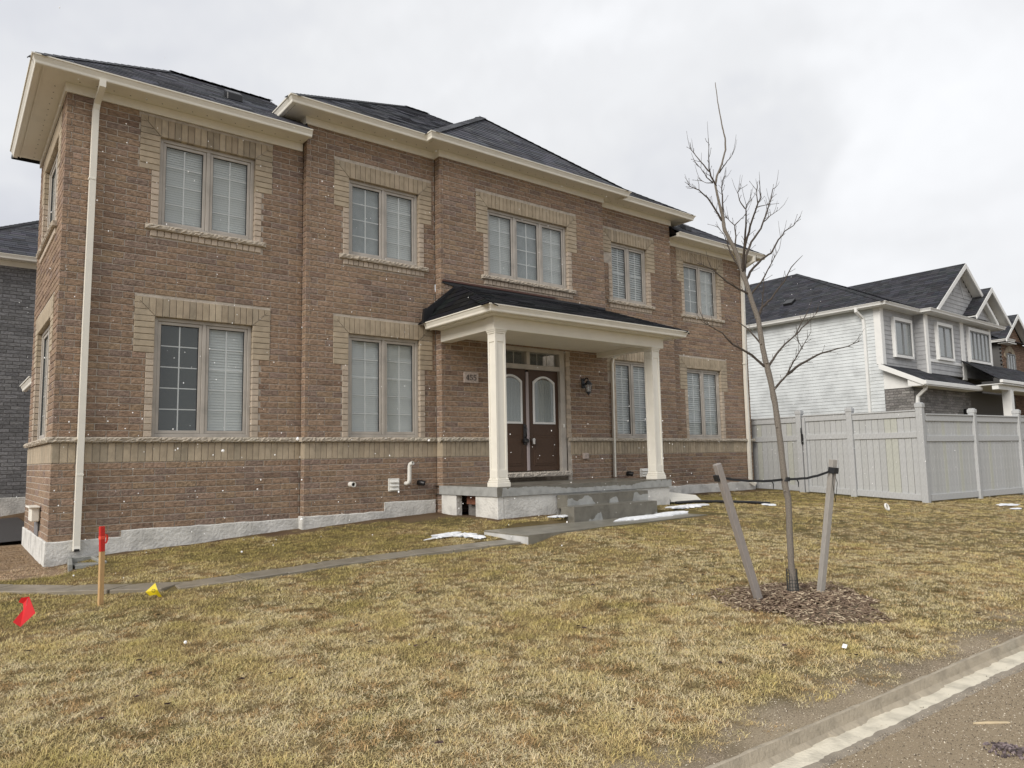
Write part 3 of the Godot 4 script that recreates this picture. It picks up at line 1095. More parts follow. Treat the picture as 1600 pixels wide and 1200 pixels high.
# a slightly uneven coat of parging, 22 mm proud of the bricks
func parge(mb: MB, O: Vector3, U: Vector3, N: Vector3, L: float, top: float) -> void:
	var nx := maxi(2, int(L / 0.12))
	var prev := []
	for i in nx + 1:
		var u := L * i / nx
		var y := top + (rc(-0.007, 0.007) if i > 0 and i < nx else 0.0)
		var f := 0.022 + rc(-0.002, 0.002)
		var cur := [O + U * u + Vector3.UP * y - N * 0.01, O + U * u + Vector3.UP * y + N * (f - 0.008), O + U * u + Vector3.UP * (y - 0.012) + N * f, O + U * u + Vector3.UP * (y - 0.2) + N * (f + rc(-0.002, 0.002)), O + U * u + Vector3.UP * (top - 0.9) + N * f]
		if i > 0:
			for k in 4:
				mb.quad(prev[k], cur[k], cur[k + 1], prev[k + 1], N + (Vector3.UP * 2.0 if k < 1 else Vector3.ZERO))
		prev = cur
	for u in [0.0, L]:
		var o: Vector3 = O + U * u
		mb.quad(o + N * 0.022 + Vector3.UP * top, o - N * 0.05 + Vector3.UP * top, o - N * 0.05 + Vector3.UP * (top - 0.9), o + N * 0.022 + Vector3.UP * (top - 0.9), U * (-1.0 if u == 0.0 else 1.0))

func build_roof(house: Node3D) -> void:
	var r := Node3D.new()
	r.name = "roof"
	house.add_child(r, true)
	r.position = V(7.5, 6.6, 2.0) - base_of(house)
	var mb := MB.new()
	var T := 0.12
	var o := 0.395
	var y := 6.245
	var h := 6.245 + 0.66 * (1.55 + o)
	var EX := Vector3(1, 0, 0)
	var EZ := Vector3(0, 0, 1)
	# low wing by the driveway
	shingles(mb, [V(-o, y, -o), V(3.215, y, -o), V(3.215, h, 1.55), V(1.55, h, 1.55)], EX, T)
	shingles(mb, [V(-o, y, -o), V(-o, y, 3.1 + o), V(1.55, h, 1.55)], EZ, T)
	shingles(mb, [V(-o, y, 3.1 + o), V(3.215, y, 3.1 + o), V(3.215, h, 1.55), V(1.55, h, 1.55)], EX, T)
	hip_caps(mb, V(-o, y, -o), V(1.55, h, 1.55), T)
	hip_caps(mb, V(1.55, h, 1.55), V(3.2, h, 1.55), T)
	# low wing at the fence
	shingles(mb, [V(12.0, y, -o), V(15.1 + o, y, -o), V(13.55, h, 1.55), V(12.0, h, 1.55)], EX, T)
	shingles(mb, [V(15.1 + o, y, -o), V(15.1 + o, y, 3.1 + o), V(13.55, h, 1.55)], EZ, T)
	shingles(mb, [V(12.0, y, 3.1 + o), V(15.1 + o, y, 3.1 + o), V(13.55, h, 1.55), V(12.0, h, 1.55)], EX, T)
	hip_caps(mb, V(15.1 + o, y, -o), V(13.55, h, 1.55), T)
	# main block
	var y2 := 6.652
	var a := 3.22 - o
	var b := 12.0 + o
	var f := -0.145 - o
	var k := 8.0 + o
	var half := (k - f) * 0.5
	var h2 := y2 + 0.665 * half
	var m := (k + f) * 0.5
	shingles(mb, [V(a, y2, f), V(b, y2, f), V(b - half, h2, m), V(a + half, h2, m)], EX, T)
	shingles(mb, [V(a, y2, k), V(b, y2, k), V(b - half, h2, m), V(a + half, h2, m)], EX, T)
	shingles(mb, [V(a, y2, f), V(a, y2, k), V(a + half, h2, m)], EZ, T)
	shingles(mb, [V(b, y2, f), V(b, y2, k), V(b - half, h2, m)], EZ, T)
	hip_caps(mb, V(a, y2, f), V(a + half, h2, m), T)
	hip_caps(mb, V(b, y2, f), V(b - half, h2, m), T)
	hip_caps(mb, V(a + half, h2, m), V(b - half, h2, m), T)
	# the hipped front over the door bay
	var c0 := 5.575 - o
	var c1 := 9.62 + o
	var cm := (c0 + c1) * 0.5
	var cf := -0.32 - o
	var hc := 8.35
	var back := f + (hc - y2) / 0.665 + 0.15
	shingles(mb, [V(c0, y2, cf), V(c1, y2, cf), V(cm, hc, 1.2)], EX, T)
	shingles(mb, [V(c0, y2, cf), V(c0, y2, f + 0.1), V(cm, hc, back), V(cm, hc, 1.2)], EZ, T)
	shingles(mb, [V(c1, y2, cf), V(c1, y2, f + 0.1), V(cm, hc, back), V(cm, hc, 1.2)], EZ, T)
	hip_caps(mb, V(c0, y2, cf), V(cm, hc, 1.2), T)
	hip_caps(mb, V(c1, y2, cf), V(cm, hc, 1.2), T)
	hip_caps(mb, V(cm, hc, 1.2), V(cm, hc, back), T)
	tag(obj("shingle", mb, M.shingle, r), "", "", "", "stuff")
	# square attic vents and the dark flashing where the low wing meets the bay
	for e in [[2.25, 0.42], [13.0, 0.15]]:
		var vb := MB.new()
		var yy: float = y + 0.66 * (e[1] + o)
		vb.bev(V(e[0], yy + 0.07, e[1]), Vector3(0.12, 0, 0), Vector3(0, 0.06, 0.0), Vector3(0, -0.06, 0.09), 0.012)
		obj("roof_vent", vb, M.black_metal, r)
	var fl := MB.new()
	fl.prism([V(3.21, 6.19, -0.33), V(3.21, 6.56, -0.1), V(3.21, 6.56, 0.6), V(3.21, 6.25, -0.12)], Vector3(-0.012, 0, 0))
	fl.prism([V(12.02, 6.19, -0.33), V(12.02, 6.56, -0.1), V(12.02, 6.56, 0.6), V(12.02, 6.25, -0.12)], Vector3(0.012, 0, 0))
	obj("flashing", fl, M.membrane, r)

func wet() -> Color:
	return Color(0.20, 0.19, 0.157)
func dry() -> Color:
	return Color(0.44, 0.445, 0.43)

# a vertical face whose top part is wet and whose lower part is dry, with a ragged edge between them; edge(u) gives the height of that edge
func stained_face(mb: MB, O: Vector3, U: Vector3, N: Vector3, L: float, y0: float, y1: float, edge: Callable) -> void:
	var n := maxi(2, int(L / 0.022))
	for i in n:
		var a := L * i / n
		var b := L * (i + 1) / n
		var e0 := clampf(edge.call(a), y0, y1)
		var e1 := clampf(edge.call(b), y0, y1)
		mb.col = dry() * 0.98
		mb.quad(O + U * a + Vector3.UP * y0, O + U * b + Vector3.UP * y0, O + U * b + Vector3.UP * e1, O + U * a + Vector3.UP * e0, N)
		mb.col = wet()
		mb.quad(O + U * a + Vector3.UP * e0, O + U * b + Vector3.UP * e1, O + U * b + Vector3.UP * y1, O + U * a + Vector3.UP * y1, N)

func ragged(u: float, base: float, amp: float, seed_: float) -> float:
	var q := noise2.get_noise_2d(u * 60.0, seed_) * 0.6 + noise2.get_noise_2d(u * 260.0, seed_ + 50.0) * 0.4
	var drip := maxf(0.0, noise2.get_noise_2d(u * 110.0, seed_ + 99.0) - 0.32) * 5.0
	return base + amp * q - amp * drip

# height of the dry patches on a step's riser: steep-sided, ragged on top
func dry_edge(u: float, spots: Array, low: float, seed_: float) -> float:
	for q in spots:
		if u > q[0] and u < q[1]:
			var t: float = (u - q[0]) / (q[1] - q[0])
			var rise := clampf(minf(t, 1.0 - t) * 9.0, 0.0, 1.0)
			return low + 0.06 + q[2] * rise * clampf(0.7 + 0.8 * noise2.get_noise_2d(u * 26.0, seed_) + 0.3 * noise2.get_noise_2d(u * 110.0, seed_), 0.15, 1.1)
	return low

func build_porch(house: Node3D) -> void:
	var x0 := 5.52
	var x1 := 9.56
	var f := -1.915
	var t := 0.69
	var s := 0.548
	var po := Node3D.new()
	po.name = "porch"
	house.add_child(po, true)
	po.position = V(7.5, 0.2, -1.1) - base_of(house)
	# slab: wet on top, drips running down the front edge
	var mb := MB.new()
	mb.col = wet()
	mb.quad(V(x0, t, f), V(x1, t, f), V(x1, t, -0.145), V(x0, t, -0.145), Vector3.UP)
	stained_face(mb, V(x0, 0, f), SX, FN, x1 - x0, s, t, func(u): return ragged(u, t - 0.012 - 0.055 * smoothstep(0.8, 1.6, u) * (1.0 - smoothstep(2.9, 3.5, u)), 0.022, 3.0) if u > 0.1 else t - 0.14)
	stained_face(mb, V(x0, 0, -0.3), Vector3(0, 0, 1), Vector3(-1, 0, 0), -0.3 - f, s, t, func(u): return ragged(u, t + 0.005, 0.006, 17.0))
	mb.col = dry()
	mb.quad(V(x1, s, f), V(x1, t, f), V(x1, t, -0.145), V(x1, s, -0.145), Vector3(1, 0, 0))
	mb.quad(V(x0, s, f), V(x1, s, f), V(x1, s, -0.145), V(x0, s, -0.145), Vector3.DOWN)
	obj("slab", mb, M.slab_wet, po)
	# plastered base walls with the crawl-space opening on the left
	var bw := MB.new()
	bw.col = Color(1, 1, 1)
	var i := 0.025
	var wall := func(a: Vector3, b: Vector3, c: Vector3) -> void: bw.bev(a, b, c, b.cross(c).normalized() * 0.06, 0.008)
	bw.bev(V(x0 + i + 0.06, 0.1, -0.55), Vector3(0.06, 0, 0), Vector3(0, 0.447, 0), Vector3(0, 0, 0.22), 0.008)
	bw.bev(V(x0 + i + 0.06, 0.1, -1.6), Vector3(0.06, 0, 0), Vector3(0, 0.447, 0), Vector3(0, 0, 0.29), 0.008)
	bw.box(V(x0 + i + 0.06, -0.05, -1.05), Vector3(0.055, 0, 0), Vector3(0, 0.235, 0), Vector3(0, 0, 0.27))
	bw.bev(V((x0 + x1) * 0.5 + 0.06, 0.1, f + i + 0.065), Vector3((x1 - x0) * 0.5 - i - 0.065, 0, 0), Vector3(0, 0.446, 0), Vector3(0, 0, 0.06), 0.008)
	bw.bev(V(x1 - i - 0.06, 0.1, -1.05), Vector3(0.06, 0, 0), Vector3(0, 0.446, 0), Vector3(0, 0, 0.75), 0.008)
	obj("base_wall", bw, M.parging, po)
	# loose blocks and rust-red boards seen in the opening
	var lb := MB.new()
	lb.col = Color(0.55, 0.52, 0.5)
	lb.bev(V(x0 + 0.32, 0.3, -0.95), Vector3(0.04, 0, 0), Vector3(0, 0.24, 0), Vector3(0, 0, 0.2), 0.006)
	lb.bev(V(x0 + 0.34, 0.26, -1.22), Vector3(0.04, 0, 0), Vector3(0, 0.2, 0), Vector3(0, 0, 0.06), 0.006)
	obj("concrete_block", lb, M.slab_dry, po)
	var rb := MB.new()
	rb.bev(V(x0 + 0.2, 0.46, -1.03), Vector3(0.03, 0, 0), Vector3(0, 0.065, 0), Vector3(0, 0, 0.17), 0.004)
	rb.bev(V(x0 + 0.22, 0.40, -1.26), Vector3(0.03, 0, 0), Vector3(0, 0.05, 0), Vector3(0, 0, 0.05), 0.004)
	obj("clay_block", rb, M.clay, po)
	# two steps, wet with ragged dry patches
	for e in [[6.73, 8.63, -2.15, 0.525, 0.36, 31.0], [6.6, 8.52, -2.44, 0.36, 0.1, 47.0]]:
		var st := MB.new()
		st.col = wet()
		var back: float = f + 0.01 if e[5] < 40 else -2.14
		st.quad(V(e[0], e[3], e[2]), V(e[1], e[3], e[2]), V(e[1], e[3], back), V(e[0], e[3], back), Vector3.UP)
		var seed_: float = e[5]
		var top: float = e[3]
		var spots: Array = [[-0.05, 0.62, 0.13], [0.93, 1.16, 0.1], [1.5, 1.95, 0.135]] if seed_ < 40.0 else [[0.28, 0.62, 0.15], [1.08, 1.2, 0.06], [1.55, 1.95, 0.1]]
		stained_face(st, V(e[0], 0, e[2]), SX, FN, e[1] - e[0], e[4] - 0.05, top, func(u): return dry_edge(u, spots, e[4] - 0.06, seed_))
		for sd in [0, 1]:
			st.col = wet() if sd == 0 else dry()
			st.quad(V(e[sd], e[4] - 0.05, e[2]), V(e[sd], e[3], e[2]), V(e[sd], e[3], back), V(e[sd], e[4] - 0.05, back), Vector3(-1 if sd == 0 else 1, 0, 0))
		obj("step", st, M.slab_wet, po)
	# columns
	for cx in [5.665, 9.30]:
		column(po, V(cx, t, -1.775))
	# beam, ceiling boards and the eaves of the porch roof
	var bm := MB.new()
	var by := 3.225
	bm.bev(V(7.54, by, -1.775), Vector3(2.0, 0, 0), Vector3(0, 0.1, 0), Vector3(0, 0, 0.1), 0.006)
	bm.bev(V(5.665, by, -0.995), Vector3(0.1, 0, 0), Vector3(0, 0.1, 0), Vector3(0, 0, 0.675), 0.006)
	bm.bev(V(9.415, by, -0.91), Vector3(0.1, 0, 0), Vector3(0, 0.1, 0), Vector3(0, 0, 0.76), 0.006)
	obj("beam", bm, M.trim_white, po)
	for k in 13:
		var cb := MB.new()
		var d0 := -1.67 + k * 0.104
		cb.bev(V(7.54, 3.226, d0 + 0.05), Vector3(1.77, 0, 0), Vector3(0, 0.006, 0), Vector3(0, 0, 0.0505), 0.003)
		obj("ceiling_board", cb, M.soffit, po)
	var path := [Vector2(5.565, -0.33), Vector2(5.565, -1.875), Vector2(9.515, -1.875), Vector2(9.515, -0.16)]
	var so := MB.new()
	sweep(so, path, [Vector2(-0.01, 3.326), Vector2(0.25, 3.326), Vector2(0.25, 3.338), Vector2(-0.01, 3.338)])
	sweep(so, path, [Vector2(0.2, 3.312), Vector2(0.215, 3.312), Vector2(0.215, 3.325), Vector2(0.2, 3.325)])
	obj("soffit", so, M.soffit, po)
	var gu := MB.new()
	sweep(gu, path, gutter_profile(3.428, 0.25))
	obj("gutter", gu, M.trim_white, po)
	var rf := MB.new()
	var e := 0.345
	var a := V(5.565 - e, 3.425, -1.875 - e)
	var b := V(9.515 + e, 3.425, -1.875 - e)
	var c := V(9.05, 4.16, -0.325)
	var d := V(6.03, 4.16, -0.325)
	shingles(rf, [a, b, c, d], SX, 0.03)
	shingles(rf, [a, V(5.565 - e, 3.425, -0.15), V(5.9, 4.16, -0.325)], Vector3(0, 0, 1), 0.014)
	shingles(rf, [b, V(9.515 + e, 3.425, -0.15), c], Vector3(0, 0, 1), 0.014)
	hip_caps(rf, a, d, 0.014)
	hip_caps(rf, b, c, 0.014)
	tag(obj("shingle", rf, M.shingle, po), "", "", "", "stuff")
	# torn black membrane turned up the wall
	var me := MB.new()
	var zf := -0.338
	var pts := [[5.60, 4.20, 4.175], [5.9, 4.2, 4.13], [6.6, 4.19, 4.09], [7.4, 4.205, 4.08], [8.3, 4.195, 4.09], [9.1, 4.19, 4.08], [9.6, 4.18, 4.06]]
	for k in pts.size() - 1:
		var p = pts[k]
		var q = pts[k + 1]
		me.prism([V(p[0], p[2], zf), V(q[0], q[2], zf), V(q[0], q[1], zf), V(p[0], p[1], zf)], V(0, 0, 0.02))
	me.prism([V(5.28, 3.45, -0.36), V(5.95, 4.12, -0.36), V(5.88, 4.17, -0.36), V(5.2, 3.62, -0.36)], V(0, 0, 0.03))
	me.prism([V(5.17, 3.40, -0.40), V(5.3, 3.46, -0.40), V(5.42, 3.72, -0.40), V(5.2, 3.66, -0.40)], V(0, 0, 0.06))
	me.prism([V(5.4, 3.58, -0.39), V(5.75, 3.80, -0.39), V(5.62, 3.93, -0.39), V(5.42, 3.78, -0.39)], V(0, 0, 0.04))
	obj("membrane", me, M.membrane, po)
	var fl := MB.new()
	fl.bev(V(6.9, 4.215, -0.342), Vector3(1.3, 0, 0), Vector3(0, 0.016, 0), Vector3(0, 0, 0.012), 0.003)
	obj("flashing", fl, M.rust_flash, po)

func column(po: Node3D, at: Vector3) -> void:
	var c := Node3D.new()
	c.name = "column"
	po.add_child(c, true)
	c.position = at - base_of(po)
	var Y := Vector3.UP
	var X := Vector3(1, 0, 0)
	var Z := Vector3(0, 0, 1)
	var base := MB.new()
	base.bev(at + Y * 0.035, X * 0.13, Y * 0.035, Z * 0.13, 0.006)
	base.bev(at + Y * 0.085, X * 0.121, Y * 0.014, Z * 0.121, 0.006)
	base.bev(at + Y * 0.115, X * 0.112, Y * 0.015, Z * 0.112, 0.007)
	obj("base", base, M.trim_white, c)
	var sh := MB.new()
	sh.box(at + Y * 1.25, X * 0.088, Y * 1.13, Z * 0.088)
	# raised stiles and rails leave a sunk panel on every face
	for k in 4:
		var n := Basis(Y, k * PI * 0.5) * Z
		var u := Basis(Y, k * PI * 0.5) * X
		for s in [-1.0, 1.0]:
			sh.bev(at + Y * 1.25 + n * 0.094 + u * s * 0.083, u * 0.0175, Y * 1.13, n * 0.0062, 0.002)
		for y in [0.2, 2.30]:
			sh.bev(at + Y * y + n * 0.0937, u * 0.064, Y * 0.06, n * 0.0058, 0.002)
	obj("shaft", sh, M.trim_white, c)
	var cap := MB.new()
	cap.bev(at + Y * 2.385, X * 0.106, Y * 0.014, Z * 0.106, 0.005)
	cap.bev(at + Y * 2.412, X * 0.116, Y * 0.013, Z * 0.116, 0.005)
	cap.bev(at + Y * 2.433, X * 0.124, Y * 0.0095, Z * 0.124, 0.004)
	obj("capital", cap, M.trim_white, c)

func build_door(house: Node3D) -> void:
	var dz := -0.22          # face of the leaves
	var dr := Node3D.new()
	dr.name = "front_door"
	house.add_child(dr, true)
	dr.position = V(7.54, 0.87, dz) - base_of(house)
	var B := func(mb: MB, u0: float, u1: float, y0: float, y1: float, d0: float, d1: float, ch := 0.004) -> void:
		mb.bev(V((u0 + u1) * 0.5, (y0 + y1) * 0.5, (d0 + d1) * 0.5), SX * (u1 - u0) * 0.5, Vector3.UP * (y1 - y0) * 0.5, FN * absf(d0 - d1) * 0.5, ch)
	var fr := MB.new()
	B.call(fr, 6.645, 6.765, 0.86, 3.20, -0.29, -0.12)
	B.call(fr, 8.325, 8.455, 0.86, 3.20, -0.29, -0.12)
	B.call(fr, 6.765, 8.325, 3.12, 3.20, -0.29, -0.12)
	B.call(fr, 6.765, 8.325, 2.785, 2.875, -0.285, -0.12)
	B.call(fr, 7.505, 7.585, 2.875, 3.12, -0.275, -0.12)
	obj("frame", fr, M.frame, dr)
	var si := MB.new()
	rock_bar(si, V(0, 0, -0.32), SX, FN, 6.58, 8.52, 0.775, 0.865, 0.06, -0.2)
	obj("threshold", si, M.stone, dr)
	for e in [[6.768, 7.505], [7.575, 8.322]]:
		var lf := MB.new()
		B.call(lf, e[0], e[1], 0.885, 2.782, dz, dz + 0.045, 0.003)
		# raised lower panel
		B.call(lf, e[0] + 0.1, e[1] - 0.1, 0.98, 1.55, dz - 0.009, dz + 0.01, 0.006)
		B.call(lf, e[0] + 0.14, e[1] - 0.14, 1.02, 1.51, dz - 0.015, dz - 0.005, 0.005)
		obj("leaf", lf, M.door_brown, dr)
		# arched light: white rim, glass, gathered curtain
		var cx: float = (e[0] + e[1]) * 0.5
		var hw := 0.275
		var ya := 1.76
		var yb := 2.56
		var arch := func(k: float, g: float) -> Vector2:
			return Vector2(cx + (hw - g) * k, yb - g + 0.115 * (1.0 - k * k))
		var ri := MB.new()
		var prev := []
		var outline := [Vector2(cx - hw, ya)]
		var inner := [Vector2(cx - hw + 0.036, ya + 0.036)]
		for k in 13:
			outline.append(arch.call(-1.0 + k / 6.0, 0.0))
			inner.append(arch.call(-1.0 + k / 6.0, 0.036))
		outline.append(Vector2(cx + hw, ya))
		inner.append(Vector2(cx + hw - 0.036, ya + 0.036))
		for k in outline.size():
			var o1: Vector2 = outline[k]
			var o2: Vector2 = outline[(k + 1) % outline.size()]
			var i1: Vector2 = inner[k]
			var i2: Vector2 = inner[(k + 1) % outline.size()]
			var q := dz - 0.022
			ri.quad(V(o1.x, o1.y, q + 0.004), V(o2.x, o2.y, q + 0.004), V(i2.x, i2.y, q), V(i1.x, i1.y, q), FN)
			ri.quad(V(o1.x, o1.y, q + 0.004), V(o2.x, o2.y, q + 0.004), V(o2.x, o2.y, dz + 0.002), V(o1.x, o1.y, dz + 0.002), V(o1.x - cx, o1.y - 2.1, 0))
			ri.quad(V(i1.x, i1.y, q), V(i2.x, i2.y, q), V(i2.x, i2.y, dz + 0.002), V(i1.x, i1.y, dz + 0.002), -V(o1.x - cx, o1.y - 2.1, 0))
		obj("light_rim", ri, M.door_white, dr)
		var gl := MB.new()
		for k in range(1, inner.size() - 1):
			gl.tri(V(inner[0].x, inner[0].y, dz - 0.010), V(inner[k].x, inner[k].y, dz - 0.010), V(inner[k + 1].x, inner[k + 1].y, dz - 0.010), FN)
		obj("pane", gl, M.glass, dr)
		var cu := MB.new()
		var n := 46
		for k in n:
			var u := -0.243 + 0.486 * k / n
			var u2 := -0.243 + 0.486 * (k + 1) / n
			var w0 := 0.0016 * sin(k * 1.35) + 0.0012 * sin(k * 0.6)
			var w1 := 0.0016 * sin((k + 1) * 1.35) + 0.0012 * sin((k + 1) * 0.6)
			var ta := yb + 0.075 * (1.0 - pow(u / 0.25, 2)) - 0.03
			cu.quad(V(cx + u, ya + 0.03, dz - 0.0045 + w0), V(cx + u2, ya + 0.03, dz - 0.0045 + w1), V(cx + u2, ta, dz - 0.0045 + w1), V(cx + u, ta, dz - 0.0045 + w0), FN)
		obj("curtain", cu, M.curtain, dr)
	var asg := MB.new()
	B.call(asg, 7.51, 7.57, 0.885, 2.74, dz - 0.022, dz + 0.02, 0.008)
	obj("astragal", asg, M.astragal, dr)
	# transom lights
	for e in [[6.765, 7.505], [7.585, 8.325]]:
		var tg := MB.new()
		tg.quad(V(e[0], 2.875, -0.2), V(e[1], 2.875, -0.2), V(e[1], 3.12, -0.2), V(e[0], 3.12, -0.2), FN)
		obj("transom_pane", tg, M.glass, dr)
		var tm := MB.new()
		for k in [1, 2]:
			var u: float = lerpf(e[0], e[1], k / 3.0)
			B.call(tm, u - 0.007, u + 0.007, 2.875, 3.12, -0.19, -0.18, 0.001)
		obj("muntin", tm, M.frame, dr)
	var dk := MB.new()
	dk.box(V(7.54, 3.0, 0.3), SX * 0.85, Vector3.UP * 0.2, FN * 0.01)
	for yy in [2.84, 3.16]:
		dk.box(V(7.54, yy, 0.1), SX * 0.85, Vector3.UP * 0.008, FN * 0.2)
	obj("hall", dk, M.interior, dr)
	# hardware
	var hb := MB.new()
	hb.bev(V(7.455, 1.56, dz - 0.012), SX * 0.028, Vector3.UP * 0.19, FN * 0.012, 0.008)
	hb.bev(V(7.45, 1.44, dz - 0.05), SX * 0.055, Vector3.UP * 0.035, FN * 0.04, 0.012)
	hb.tube([V(7.455, 1.7, dz - 0.02), V(7.455, 1.68, dz - 0.07), V(7.455, 1.53, dz - 0.07), V(7.455, 1.5, dz - 0.02)], [0.011, 0.011, 0.011, 0.011], 8)
	obj("handle", hb, M.black_metal, dr)
	var kb := MB.new()
	kb.tube([V(7.64, 1.46, dz), V(7.64, 1.46, dz - 0.03), V(7.64, 1.46, dz - 0.06)], [0.035, 0.03, 0.033], 12)
	kb.bev(V(7.645, 1.42, dz - 0.035), SX * 0.026, Vector3.UP * 0.045, FN * 0.03, 0.01)
	obj("knob", kb, M.silver, dr)
	var bb := MB.new()
	bb.bev(V(8.39, 1.73, -0.3), SX * 0.018, Vector3.UP * 0.035, FN * 0.012, 0.006)
	obj("bell_button", bb, M.white_pipe, dr)
	# light header bricks beside the frame
	var O := V(0, 0, -0.32)
	for k in 18:
		piece("jamb_brick", house, O, SX, FN, 8.462, 8.56, 1.506 + k * 0.0925, 1.506 + k * 0.0925 + 0.083, 0.005, "trim_brick", jamb_tone)

func square_pipe(mb: MB, pts: Array) -> void:
	var rr := []
	for p in pts: rr.append(0.052)
	mb.tube(pts, rr, 4, true, PI / 4.0, Vector3(1, 0, 0))

func downspouts(house: Node3D) -> void:
	# front left: from the gutter back to the wall, down to an open shoe
	var mb := MB.new()
	square_pipe(mb, [V(0.345, 6.13, -0.385), V(0.345, 6.06, -0.385), V(0.333, 5.95, -0.09), V(0.325, 5.86, -0.05), V(0.31, 3.0, -0.05), V(0.308, 0.13, -0.05), V(0.308, 0.075, -0.065)])
	for y in [1.02, 4.9]:
		mb.bev(V(0.312, y, -0.05), Vector3(0.041, 0, 0), Vector3(0, 0.014, 0), Vector3(0, 0, 0.041), 0.003)
	var ds := obj("downspout", mb, M.trim_white, house)
	var dk := MB.new()
	dk.box(V(0.308, 0.085, -0.104), Vector3(0.03, 0, 0), Vector3(0, 0.016, 0), Vector3(0, 0, 0.001))
	obj("outlet", dk, M.hole, ds)
	# right end, with an elbow over the lawn
	mb = MB.new()
	square_pipe(mb, [V(15.0, 6.13, -0.385), V(15.0, 6.02, -0.385), V(14.98, 5.9, -0.1), V(14.97, 5.82, -0.05), V(14.87, 3.0, -0.05), V(14.86, 0.5, -0.05), V(14.87, 0.42, -0.06), V(14.92, 0.36, -0.16)])
	for y in [0.95, 3.4]:
		mb.bev(V(14.865, y, -0.05), Vector3(0.041, 0, 0), Vector3(0, 0.014, 0), Vector3(0, 0, 0.041), 0.003)
	obj("downspout", mb, M.trim_white, house)
	# thin one draining the porch roof
	mb = MB.new()
	mb.tube([V(10.05, 3.33, -0.36), V(10.02, 3.25, -0.34), V(9.92, 3.16, -0.2), V(9.9, 3.05, -0.185), V(9.87, 0.70, -0.185)], [0.034, 0.034, 0.034, 0.034, 0.034], 4, true, PI / 4.0, Vector3(1, 0, 0))
	obj("downspout", mb, M.trim_white, house)

func ringpipe(pts: Array, r: float, m: Material, house: Node3D, called: String) -> void:
	var mb := MB.new()
	var rr := []
	for p in pts: rr.append(r)
	mb.tube(pts, rr, 14, false)
	var n := pts.size()
	var t: Vector3 = (pts[n - 1] - pts[n - 2]).normalized()
	# a wall thickness at the mouth and a dark bore
	var ir := []
	mb.tube([pts[n - 1], pts[n - 1] - t * 0.05], [r * 0.74, r * 0.74], 14, false)
	var x := t.cross(Vector3(0.1, 1, 0.2)).normalized()
	var y := t.cross(x)
	for k in 14:
		var a := TAU * k / 14
		var b := TAU * (k + 1) / 14
		var u := x * cos(a) + y * sin(a)
		var w := x * cos(b) + y * sin(b)
		mb.quad(pts[n - 1] + u * r, pts[n - 1] + w * r, pts[n - 1] + w * r * 0.74, pts[n - 1] + u * r * 0.74, t)
	var o := obj(called, mb, m, house)
	var d := MB.new()
	disc(d, pts[n - 1] - t * 0.05, r * 0.74, t)
	obj("bore", d, M.hole, o)

func vent_hood(house: Node3D, at: Vector3, w: float, h: float) -> void:
	var mb := MB.new()
	mb.bev(at + FN * 0.012, SX * w * 0.5, Vector3.UP * h * 0.5, FN * 0.012, 0.005)
	for k in 3:
		var y := h * (0.30 - 0.29 * k)
		mb.prism([at + SX * (-w * 0.38) + Vector3.UP * (y + h * 0.11) + FN * 0.026, at + SX * (-w * 0.38) + Vector3.UP * (y - h * 0.11) + FN * 0.06, at + SX * (-w * 0.38) + Vector3.UP * (y - h * 0.11) + FN * 0.024], SX * w * 0.76)
	obj("vent_hood", mb, M.white_pipe, house)

func wall_fittings(house: Node3D) -> void:
	var d := -0.145
	ringpipe([V(3.98, 0.765, d + 0.02), V(3.98, 0.765, d - 0.12)], 0.042, M.white_pipe, house, "vent_pipe")
	vent_hood(house, V(4.74, 0.73, d), 0.2, 0.21)
	ringpipe([V(4.97, 0.745, d + 0.02), V(4.97, 0.745, d - 0.045), V(4.985, 0.765, d - 0.075), V(4.99, 0.81, d - 0.085), V(4.995, 1.02, d - 0.085), V(5.0, 1.06, d - 0.1), V(5.02, 1.08, d - 0.15)], 0.034, M.white_pipe, house, "exhaust_pipe")
	ringpipe([V(5.22, 0.75, d + 0.02), V(5.22, 0.75, d - 0.08), V(5.26, 0.735, d - 0.12)], 0.045, M.black_metal, house, "drain_pipe")
	vent_hood(house, V(10.82, 0.76, d), 0.3, 0.19)
	ringpipe([V(10.3, 0.76, d + 0.02), V(10.3, 0.76, d - 0.07), V(10.34, 0.74, d - 0.12)], 0.05, M.black_metal, house, "drain_pipe")
	var ob := MB.new()
	ob.bev(V(8.9, 1.14, -0.345), SX * 0.07, Vector3.UP * 0.06, FN * 0.03, 0.012)
	obj("outlet_cover", ob, M.plaque, house)
	# service cover and open recess on the side wall
	var mb := MB.new()
	mb.bev(V(-0.06, 0.50, 1.02), Vector3(0.05, 0, 0), Vector3(0, 0.09, 0), Vector3(0, 0, 0.17), 0.012)
	mb.bev(V(-0.075, 0.6, 1.05), Vector3(0.065, 0, 0), Vector3(0, 0.012, 0), Vector3(0, 0, 0.24), 0.006)
	obj("service_cover", mb, M.trim_white, house)
	var mk := MB.new()
	mk.bev(V(-0.012, 0.36, 1.2), Vector3(0.008, 0, 0), Vector3(0, 0.15, 0), Vector3(0, 0, 0.2), 0.003)
	obj("service_panel", mk, M.grey_metal, house)
	# porch-roof gutter of the side entrance, past the corner
	var ge := MB.new()
	sweep(ge, [Vector2(0.42, 5.0), Vector2(0.42, 3.25)], gutter_profile(2.60, 0.335))
	ge.bev(V(0.8, 2.56, 4.1), Vector3(0.7, 0, 0), Vector3(0, 0.02, 0), Vector3(0, 0, 0.85), 0.006)
	obj("side_gutter", ge, M.trim_white, house)

